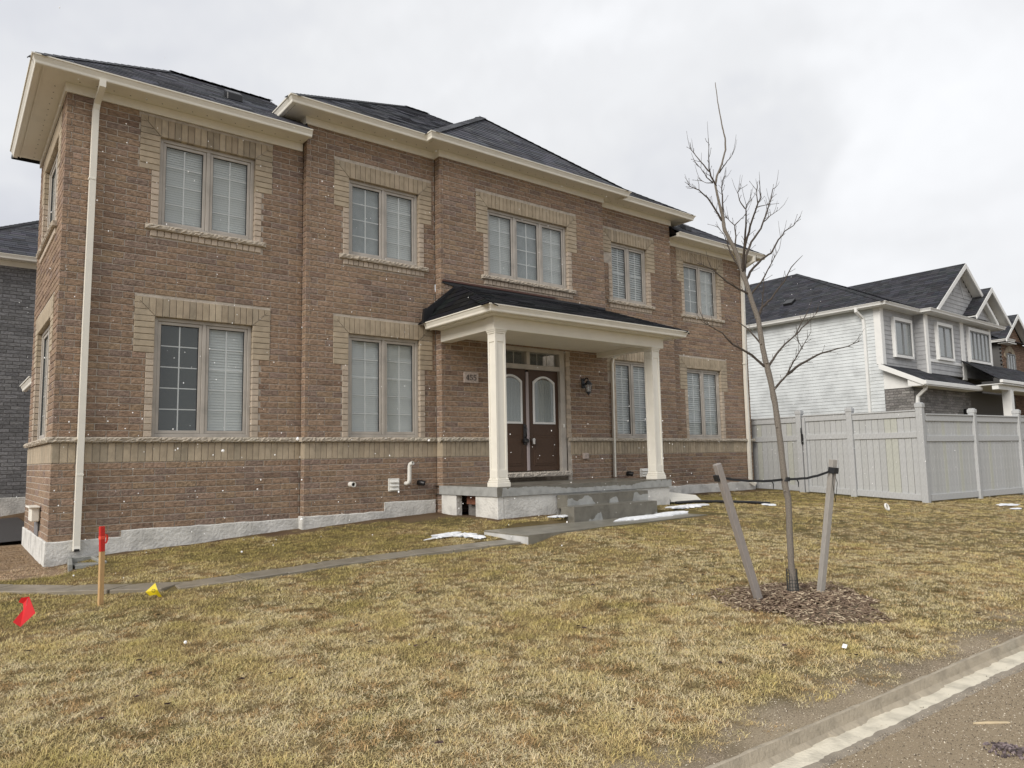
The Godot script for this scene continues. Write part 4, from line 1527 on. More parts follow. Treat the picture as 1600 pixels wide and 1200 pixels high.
func small_fixtures() -> void:
	# number plaque
	var p := thing("house_number_plaque", "tan stone house number plaque reading 455 on the brown brick wall", "sign", V(6.185, 2.455, -0.32))
	var mb := MB.new()
	mb.bev(V(6.185, 2.548, -0.327), SX * 0.155, Vector3.UP * 0.093, FN * 0.012, 0.005)
	obj("plate", mb, M.plaque, p)
	var x := 6.105
	for ch in ["4", "5", "5"]:
		var tm := TextMesh.new()
		tm.text = ch
		var sf := SystemFont.new()
		sf.font_names = PackedStringArray(["Droid Serif"])
		tm.font = sf
		tm.font_size = 64
		tm.pixel_size = 0.0021
		tm.depth = 0.006
		var o := MeshInstance3D.new()
		o.name = "digit"
		o.mesh = tm
		o.material_override = M.digit
		p.add_child(o, true)
		o.position = V(x, 2.548, -0.343) - base_of(p)
		x += 0.078
	# carriage lamp
	var l := thing("wall_lantern", "black carriage lantern mounted on the brick beside the front door", "lantern", V(8.93, 2.34, -0.32))
	var c := V(8.93, 0, -0.32)
	mb = MB.new()
	mb.bev(c + Vector3(-0.03, 2.58, 0.012), SX * 0.045, Vector3.UP * 0.1, FN * 0.012, 0.01)
	mb.tube([c + Vector3(-0.02, 2.63, 0.02), c + Vector3(0.0, 2.68, 0.07), c + Vector3(0.0, 2.67, 0.12), c + Vector3(0.0, 2.62, 0.13)], [0.012, 0.012, 0.012, 0.012], 8)
	obj("bracket", mb, M.black_metal, l)
	mb = MB.new()
	var q := c + Vector3(0.0, 0, 0.13)
	mb.tube([q + Vector3.UP * 2.63, q + Vector3.UP * 2.60, q + Vector3.UP * 2.56, q + Vector3.UP * 2.545], [0.012, 0.045, 0.085, 0.088], 8)
	mb.tube([q + Vector3.UP * 2.40, q + Vector3.UP * 2.385, q + Vector3.UP * 2.35, q + Vector3.UP * 2.33], [0.052, 0.05, 0.014, 0.006], 8)
	for k in 6:
		var a := TAU * k / 6.0
		var dir := Vector3(cos(a), 0, sin(a))
		mb.tube([q + dir * 0.075 + Vector3.UP * 2.55, q + dir * 0.05 + Vector3.UP * 2.395], [0.005, 0.005], 5)
	obj("cage", mb, M.black_metal, l)
	mb = MB.new()
	mb.tube([q + Vector3.UP * 2.545, q + Vector3.UP * 2.40], [0.068, 0.045], 12, false)
	obj("lamp_glass", mb, M.glass, l)
	mb = MB.new()
	mb.tube([q + Vector3.UP * 2.41, q + Vector3.UP * 2.47, q + Vector3.UP * 2.50], [0.012, 0.02, 0.008], 8)
	obj("bulb", mb, M.white_pipe, l)
	# splash block under the left downspout
	var sb := thing("splash_block", "grey concrete splash block under the corner downspout", "splash block", V(0.34, -0.09, -0.35))
	mb = MB.new()
	mb.col = Color(0.75, 0.75, 0.72)
	var g := V(0.36, -0.075, -0.36)
	var ang := Basis(Vector3.UP, 0.0)
	mb.bev(g, Vector3(0.13, 0, 0), Vector3(0, 0.025, -0.004), Vector3(0, 0.012, 0.26) * -1.0, 0.006)
	for sd in [-1.0, 1.0]:
		mb.bev(g + Vector3(sd * 0.15, 0.025, 0), Vector3(0.025, 0, 0), Vector3(0, 0.045, 0), Vector3(sd * 0.03, -0.012, 0.27), 0.008)
	mb.bev(g + Vector3(0, 0.03, -0.25), Vector3(0.15, 0, 0), Vector3(0, 0.05, 0), Vector3(0, 0, 0.025), 0.008)
	obj("basin", mb, M.slab_dry, sb)

# ---------------------------------------------------------------- neighbours
func grey_tone() -> Color:
	return Color(0.26, 0.26, 0.265) * rc(0.78, 1.2)
func grey_warm() -> Color:
	return Color(0.27, 0.258, 0.245) * rc(0.72, 1.25)
func far_brown() -> Color:
	return Color(0.27, 0.18, 0.13) * rc(0.75, 1.2)

func build_left_neighbour() -> void:
	var h := thing("dark_brick_house", "charcoal grey brick house across the driveway with grey shingled hip roof", "house", V(2.0, 0.05, 10.0))
	var mb := MB.new()
	var O := V(-1.3, 0, 10.0)
	wall_bricks(mb, O, SX, FN, 5.0, 0.45, 6.0, [], [0.0, 0.0955], [null], grey_tone)
	wall_bricks(mb, V(-1.3, 0, 16.0), Vector3(0, 0, 1), Vector3(-1, 0, 0), 5.9, 0.45, 6.0, [], [0.0, 0.0], [null], grey_tone)
	tag(obj("brickwork", mb, M.grey_brick, h), "", "", "", "stuff")
	mb = MB.new()
	mb.box(V(5.7, 3.0, 14.007), Vector3(6.993, 0, 0), Vector3(0, 3.1, 0), Vector3(0, 0, 4.0))
	obj("wall", mb, M.dark_mortar, h)
	mb = MB.new()
	mb.col = Color(1, 1, 1)
	parge(mb, O - SX * 0.02, SX, FN, 5.0, 0.44)
	obj("foundation", mb, M.parging, h)
	eaves([Vector2(-1.3, 18.0), Vector2(-1.3, 10.0), Vector2(12.7, 10.0)], 5.93, h)
	mb = MB.new()
	var o := 0.415
	var y := 6.145
	var hh := y + 0.66 * (4.0 + o)
	shingles(mb, [V(-1.3 - o, y, 10 - o), V(12.7 + o, y, 10 - o), V(12.7 - 4.0, hh, 14.0), V(-1.3 + 4.0, hh, 14.0)], SX, 0.09)
	shingles(mb, [V(-1.3 - o, y, 10 - o), V(-1.3 - o, y, 18 + o), V(-1.3 + 4.0, hh, 14.0)], Vector3(0, 0, 1), 0.09)
	shingles(mb, [V(12.7 + o, y, 10 - o), V(12.7 + o, y, 18 + o), V(12.7 - 4.0, hh, 14.0)], Vector3(0, 0, 1), 0.05, 0.4)
	hip_caps(mb, V(-1.3 - o, y, 10 - o), V(-1.3 + 4.0, hh, 14.0), 0.05)
	tag(obj("shingle", mb, M.shingle, h), "", "", "", "stuff")

# horizontal cladding boards, each one its own part, lapped over the one below
func boards(h: Node3D, called: String, O: Vector3, U: Vector3, N: Vector3, L: float, y0: float, y1: float, pitch: float, m: Material, cut = null) -> void:
	var y := y0
	while y < y1 - 0.01:
		var t := minf(y + pitch, y1)
		var a := 0.0
		var b := L
		if cut != null:
			var r: Vector2 = cut.call((y + t) * 0.5)
			a = r.x
			b = r.y
		if b - a > 0.05:
			var mb := MB.new()
			mb.col = Color.WHITE * rc(0.96, 1.02)
			var p := O + U * a
			var q := O + U * b
			mb.quad(p + Vector3.UP * y + N * 0.017, q + Vector3.UP * y + N * 0.017, q + Vector3.UP * t + N * 0.002, p + Vector3.UP * t + N * 0.002, N)
			mb.quad(p + Vector3.UP * y + N * 0.017, q + Vector3.UP * y + N * 0.017, q + Vector3.UP * y, p + Vector3.UP * y, Vector3.DOWN)
			mb.quad(p + Vector3.UP * y + N * 0.017, p + Vector3.UP * t + N * 0.002, p + Vector3.UP * t - N * 0.01, p + Vector3.UP * y - N * 0.01, -U)
			obj(called, mb, m, h)
		y += pitch

func far_window(h: Node3D, O: Vector3, a: float, b: float, y0: float, y1: float, n: int, trim := 0.09) -> void:
	var w := Node3D.new()
	w.name = "window"
	h.add_child(w, true)
	w.position = O + SX * (a + b) * 0.5 + Vector3.UP * y0 - base_of(h)
	var B := func(mb: MB, u0: float, u1: float, v0: float, v1: float, f: float, bk: float) -> void:
		mb.bev(O + SX * (u0 + u1) * 0.5 + Vector3.UP * (v0 + v1) * 0.5 + FN * (f + bk) * 0.5, SX * (u1 - u0) * 0.5, Vector3.UP * (v1 - v0) * 0.5, FN * (f - bk) * 0.5, 0.004)
	if trim > 0.0:
		var tr := MB.new()
		B.call(tr, a - trim, a, y0 - trim, y1 + trim * 1.3, 0.045, -0.07)
		B.call(tr, b, b + trim, y0 - trim, y1 + trim * 1.3, 0.045, -0.07)
		B.call(tr, a, b, y1, y1 + trim * 1.3, 0.045, -0.07)
		B.call(tr, a, b, y0 - trim, y0, 0.05, -0.07)
		obj("trim", tr, M.cool_white, w)
	var fr := MB.new()
	var cw := (b - a) / n
	for k in n + 1:
		var u := a + k * cw
		B.call(fr, maxf(a, u - 0.025), minf(b, u + 0.025), y0, y1, 0.02, -0.06)
	B.call(fr, a + 0.026, b - 0.026, y0, y0 + 0.05, 0.018, -0.06)
	B.call(fr, a + 0.026, b - 0.026, y1 - 0.05, y1, 0.018, -0.06)
	obj("frame", fr, M.dark_frame, w)
	for k in n:
		var gl := MB.new()
		gl.quad(O + SX * (a + k * cw + 0.026) + Vector3.UP * (y0 + 0.05) + FN * -0.005, O + SX * (a + (k + 1) * cw - 0.026) + Vector3.UP * (y0 + 0.05) + FN * -0.005, O + SX * (a + (k + 1) * cw - 0.026) + Vector3.UP * (y1 - 0.05) + FN * -0.005, O + SX * (a + k * cw + 0.026) + Vector3.UP * (y1 - 0.05) + FN * -0.005, FN)
		obj("pane", gl, M.glass, w)
	var cu := MB.new()
	var m := 26
	for k in m:
		var u0 := lerpf(a + 0.02, b - 0.02, float(k) / m)
		var u1 := lerpf(a + 0.02, b - 0.02, float(k + 1) / m)
		var d0 := -0.025 - 0.006 * (k % 2)
		var d1 := -0.025 - 0.006 * ((k + 1) % 2)
		cu.quad(O + SX * u0 + Vector3.UP * y0 + FN * d0, O + SX * u1 + Vector3.UP * y0 + FN * d1, O + SX * u1 + Vector3.UP * y1 + FN * d1, O + SX * u0 + Vector3.UP * y1 + FN * d0, FN)
	obj("curtain", cu, M.far_curtain, w)

func gable(h: Node3D, mb: MB, x0: float, x1: float, y: float, ya: float, d: float, back: float, o: float) -> void:
	# two slopes that run back, with white rakes along the front edge
	var xm := (x0 + x1) * 0.5
	var sl := (ya - y) / (xm - x0)
	shingles(mb, [V(x0, y, d - o), V(x0, y, back), V(xm, ya, back), V(xm, ya, d - o)], Vector3(0, 0, 1), 0.06, 0.17)
	shingles(mb, [V(x1, y, d - o), V(x1, y, back), V(xm, ya, back), V(xm, ya, d - o)], Vector3(0, 0, 1), 0.06, 0.17)
	for s in [0, 1]:
		var xe: float = x0 if s == 0 else x1
		var rk := MB.new()
		rk.prism([V(xe, y - 0.17, d - o - 0.02), V(xe, y - 0.01, d - o - 0.02), V(xm, ya - 0.01, d - o - 0.02), V(xm, ya - 0.2, d - o - 0.02)], V(0, 0, 0.04))
		obj("rake_board", rk, M.cool_white, h)
		var rs := MB.new()
		rs.prism([V(xe, y - 0.06, d - o + 0.02), V(xm, ya - 0.06, d - o + 0.02), V(xm, ya - 0.06, d), V(xe, y - 0.06, d)], Vector3(0, -0.015, 0))
		obj("rake_soffit", rs, M.cool_white, h)

func build_right_neighbour() -> void:
	var h := thing("siding_house", "two-storey house with pale horizontal siding and grey gabled front behind the fence", "house", V(27.5, 0.2, 3.0))
	var xs := 23.33
	var zf := 0.36
	var zb := 0.0
	# core walls
	var mb := MB.new()
	mb.box(V(27.6, 3.05, 4.9), Vector3(4.25, 0, 0), Vector3(0, 3.0, 0), Vector3(0, 0, 4.52))
	mb.box(V(28.9, 4.93, 0.25), Vector3(3.0, 0, 0), Vector3(0, 1.1, 0), Vector3(0, 0, 0.24))
	obj("wall", mb, M.dark_mortar, h)
	boards(h, "siding_board", V(xs, 0, 9.4), Vector3(0, 0, 1), Vector3(-1, 0, 0), 9.4 - zf - 0.005, 0.25, 5.9, 0.115, M.siding)
	boards(h, "front_board", V(xs, 0, zf), SX, FN, 2.6, 3.9, 5.95, 0.16, M.shake)
	boards(h, "front_board", V(25.9, 0, zb), SX, FN, 3.1, 3.82, 6.05, 0.16, M.shake)
	boards(h, "front_board", V(29.0, 0, zb), SX, FN, 2.95, 3.82, 6.05, 0.16, M.shake)
	boards(h, "front_board", V(25.9, 0, zf), Vector3(0, 0, 1), Vector3(-1, 0, 0), 0.36, 3.82, 6.0, 0.16, M.shake)
	# white corner boards and bands
	mb = MB.new()
	for e in [[xs - 0.03, xs + 0.2, zf, 3.98, 5.92], [25.87, 26.1, zb, 3.72, 6.02], [28.93, 29.25, zb, 3.72, 6.05], [31.82, 32.0, zb, 3.95, 6.05]]:
		mb.bev(V((e[0] + e[1]) * 0.5, (e[3] + e[4]) * 0.5, e[2] - 0.01), Vector3((e[1] - e[0]) * 0.5, 0, 0), Vector3(0, (e[4] - e[3]) * 0.5, 0), Vector3(0, 0, 0.03), 0.006)
	mb.bev(V(xs - 0.012, 4.95, zf + 0.09), Vector3(0.02, 0, 0), Vector3(0, 0.95, 0), Vector3(0, 0, 0.1), 0.006)
	mb.bev(V(27.5, 4.27, zb - 0.015), Vector3(1.4, 0, 0), Vector3(0, 0.05, 0), Vector3(0, 0, 0.03), 0.005)
	mb.bev(V(30.55, 4.36, zb - 0.015), Vector3(1.27, 0, 0), Vector3(0, 0.05, 0), Vector3(0, 0, 0.03), 0.005)
	obj("corner_board", mb, M.cool_white, h)
	far_window(h, V(0, 0, zf - 0.075), 24.2, 25.42, 4.37, 5.55, 2)
	far_window(h, V(0, 0, zb - 0.075), 26.75, 27.95, 4.42, 5.58, 2)
	far_window(h, V(0, 0, zb - 0.075), 29.62, 31.6, 4.52, 5.66, 5)
	# roofs
	mb = MB.new()
	var T := 0.06
	var o := 0.4
	var y := 6.03
	var apex := V(27.0, 8.65, 5.3)
	shingles(mb, [V(xs - o, y, zf - o), V(xs - o, y, 10.2), V(27.0, 8.65, 10.2), apex], Vector3(0, 0, 1), T, 0.17)
	shingles(mb, [V(xs - o, y, zf - o), V(32.2, y, zf - o), V(32.2, 8.65, 5.3), apex], SX, T, 0.17)
	hip_caps(mb, V(xs - o, y, zf - o), apex, T)
	gable(h, mb, 26.2, 32.0, 6.12, 8.15, zb, 5.4, 0.35)
	gable(h, mb, 29.3, 32.9, 6.18, 7.45, zb - 0.15, 2.6, 0.35)
	tag(obj("shingle", mb, M.shingle, h), "", "", "", "stuff")
	boards(h, "gable_board", V(0, 0, zb), SX, FN, 60, 6.1, 8.0, 0.16, M.shake, func(yy): var k: float = clampf((8.02 - yy) / 1.95, 0, 1) * 2.75; return Vector2(29.1 - k, 29.1 + k))
	boards(h, "gable_board", V(0, 0, zb - 0.15), SX, FN, 60, 6.2, 7.3, 0.16, M.shake, func(yy): var k: float = clampf((7.33 - yy) / 1.15, 0, 1) * 1.65; return Vector2(31.1 - k, 31.1 + k))
	mb = MB.new()
	for e in [[29.1, 8.0, 6.9, zb - 0.03], [31.1, 7.3, 6.6, zb - 0.18]]:
		mb.prism([V(e[0] - 0.55, e[2], e[3]), V(e[0] - 0.45, e[2], e[3]), V(e[0] + 0.05, e[1], e[3]), V(e[0] - 0.05, e[1], e[3])], V(0, 0, 0.02))
		mb.prism([V(e[0] + 0.55, e[2], e[3]), V(e[0] + 0.45, e[2], e[3]), V(e[0] - 0.05, e[1], e[3] - 0.004), V(e[0] + 0.05, e[1], e[3] - 0.004)], V(0, 0, 0.02))
	obj("gable_brace", mb, M.shake, h)
	mb = MB.new()
	sweep(mb, [Vector2(xs, 9.4), Vector2(xs, zf), Vector2(25.9, zf), Vector2(25.9, zb), Vector2(32.2, zb), Vector2(32.2, 4.0)], [Vector2(0.0, 5.9), Vector2(0.32, 5.9), Vector2(0.32, 5.912), Vector2(0.0, 5.912)])
	obj("soffit", mb, M.cool_white, h)
	mb = MB.new()
	sweep(mb, [Vector2(xs, 9.4), Vector2(xs, zf), Vector2(25.9, zf), Vector2(25.9, zb), Vector2(32.2, zb), Vector2(32.2, 4.0)], gutter_profile(6.02, 0.32))
	obj("gutter", mb, M.cool_white, h)
	# roof vent
	mb = MB.new()
	mb.bev(V(24.1, 6.78, 4.0), Vector3(0.15, 0.1, 0), Vector3(-0.05, 0.1, 0), Vector3(0, 0, 0.18), 0.01)
	obj("roof_vent", mb, M.black_metal, h)
	# skirt roof over the ground floor
	mb = MB.new()
	shingles(mb, [V(xs - 0.3, 3.32, -1.0), V(27.6, 3.32, -1.0), V(27.6, 3.98, zf), V(xs - 0.3, 3.98, zf)], SX, T, 0.17)
	shingles(mb, [V(27.3, 3.5, -1.7), V(35.0, 3.5, -1.7), V(35.0, 4.45, zb), V(28.9, 4.45, zb)], SX, T, 0.17)
	tag(obj("skirt_shingle", mb, M.shingle, h), "", "", "", "stuff")
	mb = MB.new()
	mb.prism([V(xs - 0.32, 3.16, -1.0), V(xs - 0.32, 3.32, -1.0), V(xs - 0.32, 4.0, zf), V(xs - 0.32, 3.82, zf)], Vector3(0.04, 0, 0))
	mb.prism([V(xs - 0.28, 3.17, -1.0), V(xs - 0.28, 3.17, -0.5), V(xs - 0.28, 3.5, -0.5), V(xs - 0.28, 3.3, -1.0)], Vector3(0.28, 0, 0))
	mb.prism([V(xs - 0.02, 3.15, -0.5), V(xs - 0.02, 3.15, zf), V(xs - 0.02, 3.93, zf), V(xs - 0.02, 3.52, -0.5)], Vector3(0.02, 0, 0))
	mb.bev(V(25.3, 3.25, -1.02), Vector3(2.3, 0, 0), Vector3(0, 0.065, 0), Vector3(0, 0, 0.05), 0.01)
	mb.bev(V(25.3, 3.165, -0.8), Vector3(2.25, 0, 0), Vector3(0, 0.012, 0), Vector3(0, 0, 0.25), 0.004)
	mb.bev(V(31.3, 3.44, -1.73), Vector3(3.95, 0, 0), Vector3(0, 0.055, 0), Vector3(0, 0, 0.05), 0.01)
	mb.bev(V(31.3, 3.35, -0.95), Vector3(3.9, 0, 0), Vector3(0, 0.015, 0), Vector3(0, 0, 0.8), 0.004)
	mb.bev(V(31.3, 3.25, -1.5), Vector3(3.85, 0, 0), Vector3(0, 0.08, 0), Vector3(0, 0, 0.1), 0.01)
	obj("skirt_fascia", mb, M.cool_white, h)
	# ground floor: grey brick, door and porch post
	mb = MB.new()
	wall_bricks(mb, V(xs, 0, -0.55), SX, FN, 4.6, 1.0, 3.15, [], [0.0, 0.0955], [null], grey_warm)
	wall_bricks(mb, V(xs, 0, zf), Vector3(0, 0, 1), Vector3(-1, 0, 0), 0.9, 1.0, 3.15, [], [0.0, 0.0], [null], grey_warm)
	tag(obj("brickwork", mb, M.grey_brick, h), "", "", "", "stuff")
	mb = MB.new()
	mb.box(V(25.6, 1.65, -0.085), Vector3(2.26, 0, 0), Vector3(0, 1.5, 0), Vector3(0, 0, 0.457))
	mb.box(V(31.5, 1.65, 0.3), Vector3(3.6, 0, 0), Vector3(0, 1.7, 0), Vector3(0, 0, 0.05))
	obj("ground_floor_wall", mb, M.dark_mortar, h)
	mb = MB.new()
	mb.bev(V(28.5, 1.75, 0.22), Vector3(0.45, 0, 0), Vector3(0, 1.1, 0), Vector3(0, 0, 0.03), 0.01)
	obj("front_door", mb, M.shade_cloth, h)
	mb = MB.new()
	mb.bev(V(28.5, 2.1, 0.17), Vector3(0.22, 0, 0), Vector3(0, 0.62, 0), Vector3(0, 0, 0.012), 0.006)
	mb.bev(V(28.0, 1.9, 0.2), Vector3(0.05, 0, 0), Vector3(0, 1.3, 0), Vector3(0, 0, 0.04), 0.006)
	obj("door_trim", mb, M.muntin, h)
	mb = MB.new()
	mb.bev(V(28.6, 1.75, -1.5), Vector3(0.14, 0, 0), Vector3(0, 1.42, 0), Vector3(0, 0, 0.14), 0.01)
	obj("porch_post", mb, M.cool_white, h)
	# downspouts
	mb = MB.new()
	mb.tube([V(xs - 0.36, 5.95, 0.95), V(xs - 0.36, 5.82, 0.95), V(xs - 0.06, 5.6, 0.88), V(xs - 0.05, 5.4, 0.86), V(xs - 0.05, 0.5, 0.86)], [0.062, 0.062, 0.062, 0.062, 0.062], 4, true, PI / 4.0, Vector3(0, 0, 1))
	obj("downspout", mb, M.cool_white, h)
	mb = MB.new()
	mb.tube([V(xs - 0.02, 3.2, -0.95), V(xs - 0.02, 3.05, -0.9), V(xs + 0.1, 2.85, -0.62), V(xs + 0.1, 2.7, -0.6), V(xs + 0.1, 0.5, -0.6)], [0.062, 0.062, 0.062, 0.062, 0.062], 4, true, PI / 4.0, Vector3(1, 0, 0))
	obj("downspout", mb, M.cool_white, h)
	# wall lamp beside the door
	mb = MB.new()
	mb.bev(V(27.25, 2.35, -0.63), Vector3(0.09, 0, 0), Vector3(0, 0.2, 0), Vector3(0, 0, 0.07), 0.02)
	obj("wall_lamp", mb, M.black_metal, h)

func build_far_house() -> void:
	var h := thing("gabled_brick_house", "brown brick gabled house with an arched upper window beyond the siding house", "house", V(39.5, 0.2, 4.0))
	var d := 1.0
	var mb := MB.new()
	var O := V(36.4, 0, d)
	wall_bricks(mb, O, SX, FN, 5.2, 0.6, 5.9, [Rect2(0.5, 4.3, 0.95, 1.2)], [0.0, 0.0955], [null], far_brown)
	var y := 5.9
	while y < 7.0:
		var k := (7.1 - y) / 1.2 * 1.55
		wall_bricks(mb, V(37.75 - k, 0, d), SX, FN, 2.0 * k, y, y + BH, [], [0.0, 0.0], [null], far_brown)
		y += CH
	tag(obj("brickwork", mb, M.grey_brick, h), "", "", "", "stuff")
	mb = MB.new()
	mb.box(V(40.4, 3.0, 5.02), Vector3(4.0, 0, 0), Vector3(0, 3.0, 0), Vector3(0, 0, 4.0))
	mb.prism([V(36.2, 5.9, d + 0.01), V(39.3, 5.9, d + 0.01), V(37.75, 7.1, d + 0.01)], V(0, 0, 0.3))
	obj("wall", mb, M.dark_mortar, h)
	far_window(h, V(0, 0, d - 0.06), 36.9, 37.85, 4.3, 5.45, 3, 0.0)
	# arch of voussoirs over the window
	for k in 9:
		var a := PI * (0.16 + 0.68 * k / 8.0)
		var c := Vector2(37.375, 5.0)
		var vb := MB.new()
		vb.col = trim_tone() * 0.9
		var dir := Vector2(-cos(a), sin(a))
		var tn := Vector2(dir.y, -dir.x)
		var p0 := c + dir * 0.56
		var p1 := c + dir * 0.82
		vb.prism([V(p0.x - tn.x * 0.07, p0.y - tn.y * 0.07, d - 0.02), V(p0.x + tn.x * 0.07, p0.y + tn.y * 0.07, d - 0.02), V(p1.x + tn.x * 0.1, p1.y + tn.y * 0.1, d - 0.02), V(p1.x - tn.x * 0.1, p1.y - tn.y * 0.1, d - 0.02)], V(0, 0, 0.08))
		obj("arch_brick", vb, M.trim_brick, h)
	mb = MB.new()
	gable(h, mb, 36.0, 39.5, 6.05, 7.3, d, 6.0, 0.35)
	shingles(mb, [V(36.0, 5.95, d - 0.3), V(44.8, 5.95, d - 0.3), V(44.8, 8.2, 5.0), V(36.0, 8.2, 5.0)], SX, 0.06, 0.17)
	tag(obj("shingle", mb, M.shingle, h), "", "", "", "stuff")
	mb = MB.new()
	sweep(mb, [Vector2(36.4, 6.0), Vector2(36.4, d), Vector2(37.0, d)], gutter_profile(6.02, 0.3))
	mb.bev(V(36.7, 5.86, d - 0.15), Vector3(0.55, 0, 0), Vector3(0, 0.02, 0), Vector3(0, 0, 0.2), 0.005)
	obj("gutter", mb, M.cool_white, h)
	# porch roof in front
	mb = MB.new()
	shingles(mb, [V(35.4, 3.75, -1.2), V(43, 3.75, -1.2), V(43, 4.35, d), V(35.4, 4.35, d)], SX, 0.06, 0.17)
	tag(obj("porch_shingle", mb, M.shingle, h), "", "", "", "stuff")

# ---------------------------------------------------------------- fence
func fence_run(called: String, label: String, pts: Array, tops: Array, boards_n: int, gate_at := -1, first_post := true, last_post := true) -> void:
	var a0: Vector2 = pts[0]
	var f := thing(called, label, "fence", V(a0.x, plain_y(a0.x, a0.y), a0.y))
	for i in pts.size():
		if (i == 0 and not first_post) or (i == pts.size() - 1 and not last_post):
			continue
		var p: Vector2 = pts[i]
		var g := plain_y(p.x, p.y)
		var t: float = tops[mini(i, tops.size() - 1)] + 0.12
		var pm := MB.new()
		pm.col = Color.WHITE * rc(0.96, 1.05)
		pm.bev(V(p.x, (g - 0.25 + t) * 0.5, p.y), Vector3(0.0675, 0, 0), Vector3(0, (t - g + 0.25) * 0.5, 0), Vector3(0, 0, 0.0675), 0.006)
		var post := obj("post", pm, M.fence, f)
		var cm := MB.new()
		cm.col = Color.WHITE * (1.03 if i < 2 else 1.25)
		cm.bev(V(p.x, t - 0.015, p.y), Vector3(0.08, 0, 0), Vector3(0, 0.045, 0), Vector3(0, 0, 0.08), 0.012)
		cm.bev(V(p.x, t + 0.04, p.y), Vector3(0.06, 0, 0), Vector3(0, 0.012, 0), Vector3(0, 0, 0.06), 0.01)
		obj("cap", cm, M.fence, post)
	for i in pts.size() - 1:
		panel(f, pts[i], pts[i + 1], tops[mini(i, tops.size() - 1)], boards_n)

func panel(f: Node3D, a: Vector2, b: Vector2, top: float, nb: int) -> void:
	var t := (b - a).normalized()
	var L := a.distance_to(b) - 0.14
	a += t * 0.07
	var U := V(t.x, 0, t.y)
	var N := V(t.y, 0, -t.x)
	if N.dot(V(-1.09, 0, -10.7) - V(a.x, 0, a.y)) < 0.0:
		N = -N
	var O := V(a.x, 0, a.y)
	var g0 := plain_y(a.x, a.y) + 0.035
	var g1 := plain_y(a.x + t.x * L, a.y + t.y * L) + 0.035
	var rail := func(y0a: float, y0b: float, hgt: float, dep: float, called: String) -> void:
		var mb := MB.new()
		mb.col = Color.WHITE * rc(0.97, 1.05)
		mb.bev(O + U * L * 0.5 + Vector3.UP * ((y0a + y0b) * 0.5 + hgt * 0.5), U * L * 0.5 + Vector3.UP * (y0b - y0a) * 0.5, Vector3.UP * hgt * 0.5, N * dep, 0.004)
		obj(called, mb, M.fence, f)
	rail.call(top - 0.135, top - 0.135, 0.125, 0.04, "top_rail")
	rail.call(top - 0.009, top - 0.009, 0.03, 0.062, "cap_rail")
	rail.call(top - 0.575, top - 0.575, 0.125, 0.038, "middle_rail")
	rail.call(g0, g1, 0.135, 0.036, "bottom_rail")
	var w := L / nb
	for k in nb:
		var mb := MB.new()
		mb.col = Color(1, 1, 0.985) * rc(0.9, 1.06)
		if rng.randf() < 0.06:
			mb.col = Color(1.02, 1.02, 0.9)
		var u0 := k * w + 0.003
		var u1 := (k + 1) * w - 0.003
		var y0 := lerpf(g0, g1, (k + 0.5) / nb) + 0.05
		mb.bev(O + U * (u0 + u1) * 0.5 + Vector3.UP * (y0 + top - 0.05) * 0.5 + N * rc(-0.002, 0.002), U * (u1 - u0) * 0.5, Vector3.UP * (top - 0.05 - y0) * 0.5, N * 0.011, 0.004)
		obj("board", mb, M.fence, f)

func build_fences() -> void:
	fence_run("wood_fence", "grey board fence section between the house corner and the gate", [Vector2(15.3, 0.9), Vector2(15.3, -1.2)], [1.99, 1.99], 14, -1, false, true)
	var gt := thing("fence_gate", "grey board gate with a black latch in the fence beside the house", "gate", V(15.3, 0.15, -1.85))
	panel(gt, Vector2(15.3, -1.235), Vector2(15.3, -2.445), 2.0, 8)
	var mb := MB.new()
	mb.col = Color.WHITE
	mb.bev(V(15.27, 1.07, -1.335), Vector3(0.045, 0, 0), Vector3(0, 0.89, 0), Vector3(0, 0, 0.035), 0.005)
	obj("stile", mb, M.fence, gt)
	mb = MB.new()
	mb.bev(V(15.2, 1.45, -1.30), Vector3(0.015, 0, 0), Vector3(0, 0.12, 0), Vector3(0, 0, 0.025), 0.006)
	mb.tube([V(15.19, 1.72, -1.29), V(15.19, 1.62, -1.285), V(15.2, 1.5, -1.29)], [0.012, 0.014, 0.012], 6)
	obj("latch", mb, M.black_metal, gt)
	fence_run("wood_fence", "grey board fence section between the gate and the corner post", [Vector2(15.3, -2.45), Vector2(15.3, -3.97)], [1.97, 1.97], 10, -1, true, true)
	fence_run("wood_fence", "long grey board fence along the street side with pale post caps", [Vector2(15.37, -3.98), Vector2(17.42, -4.22), Vector2(19.5, -4.46), Vector2(21.6, -4.7), Vector2(23.7, -4.95), Vector2(25.8, -5.2), Vector2(27.9, -5.45)], [1.885, 1.885, 1.9, 1.9, 1.9, 1.9, 1.9], 15, -1, false, true)
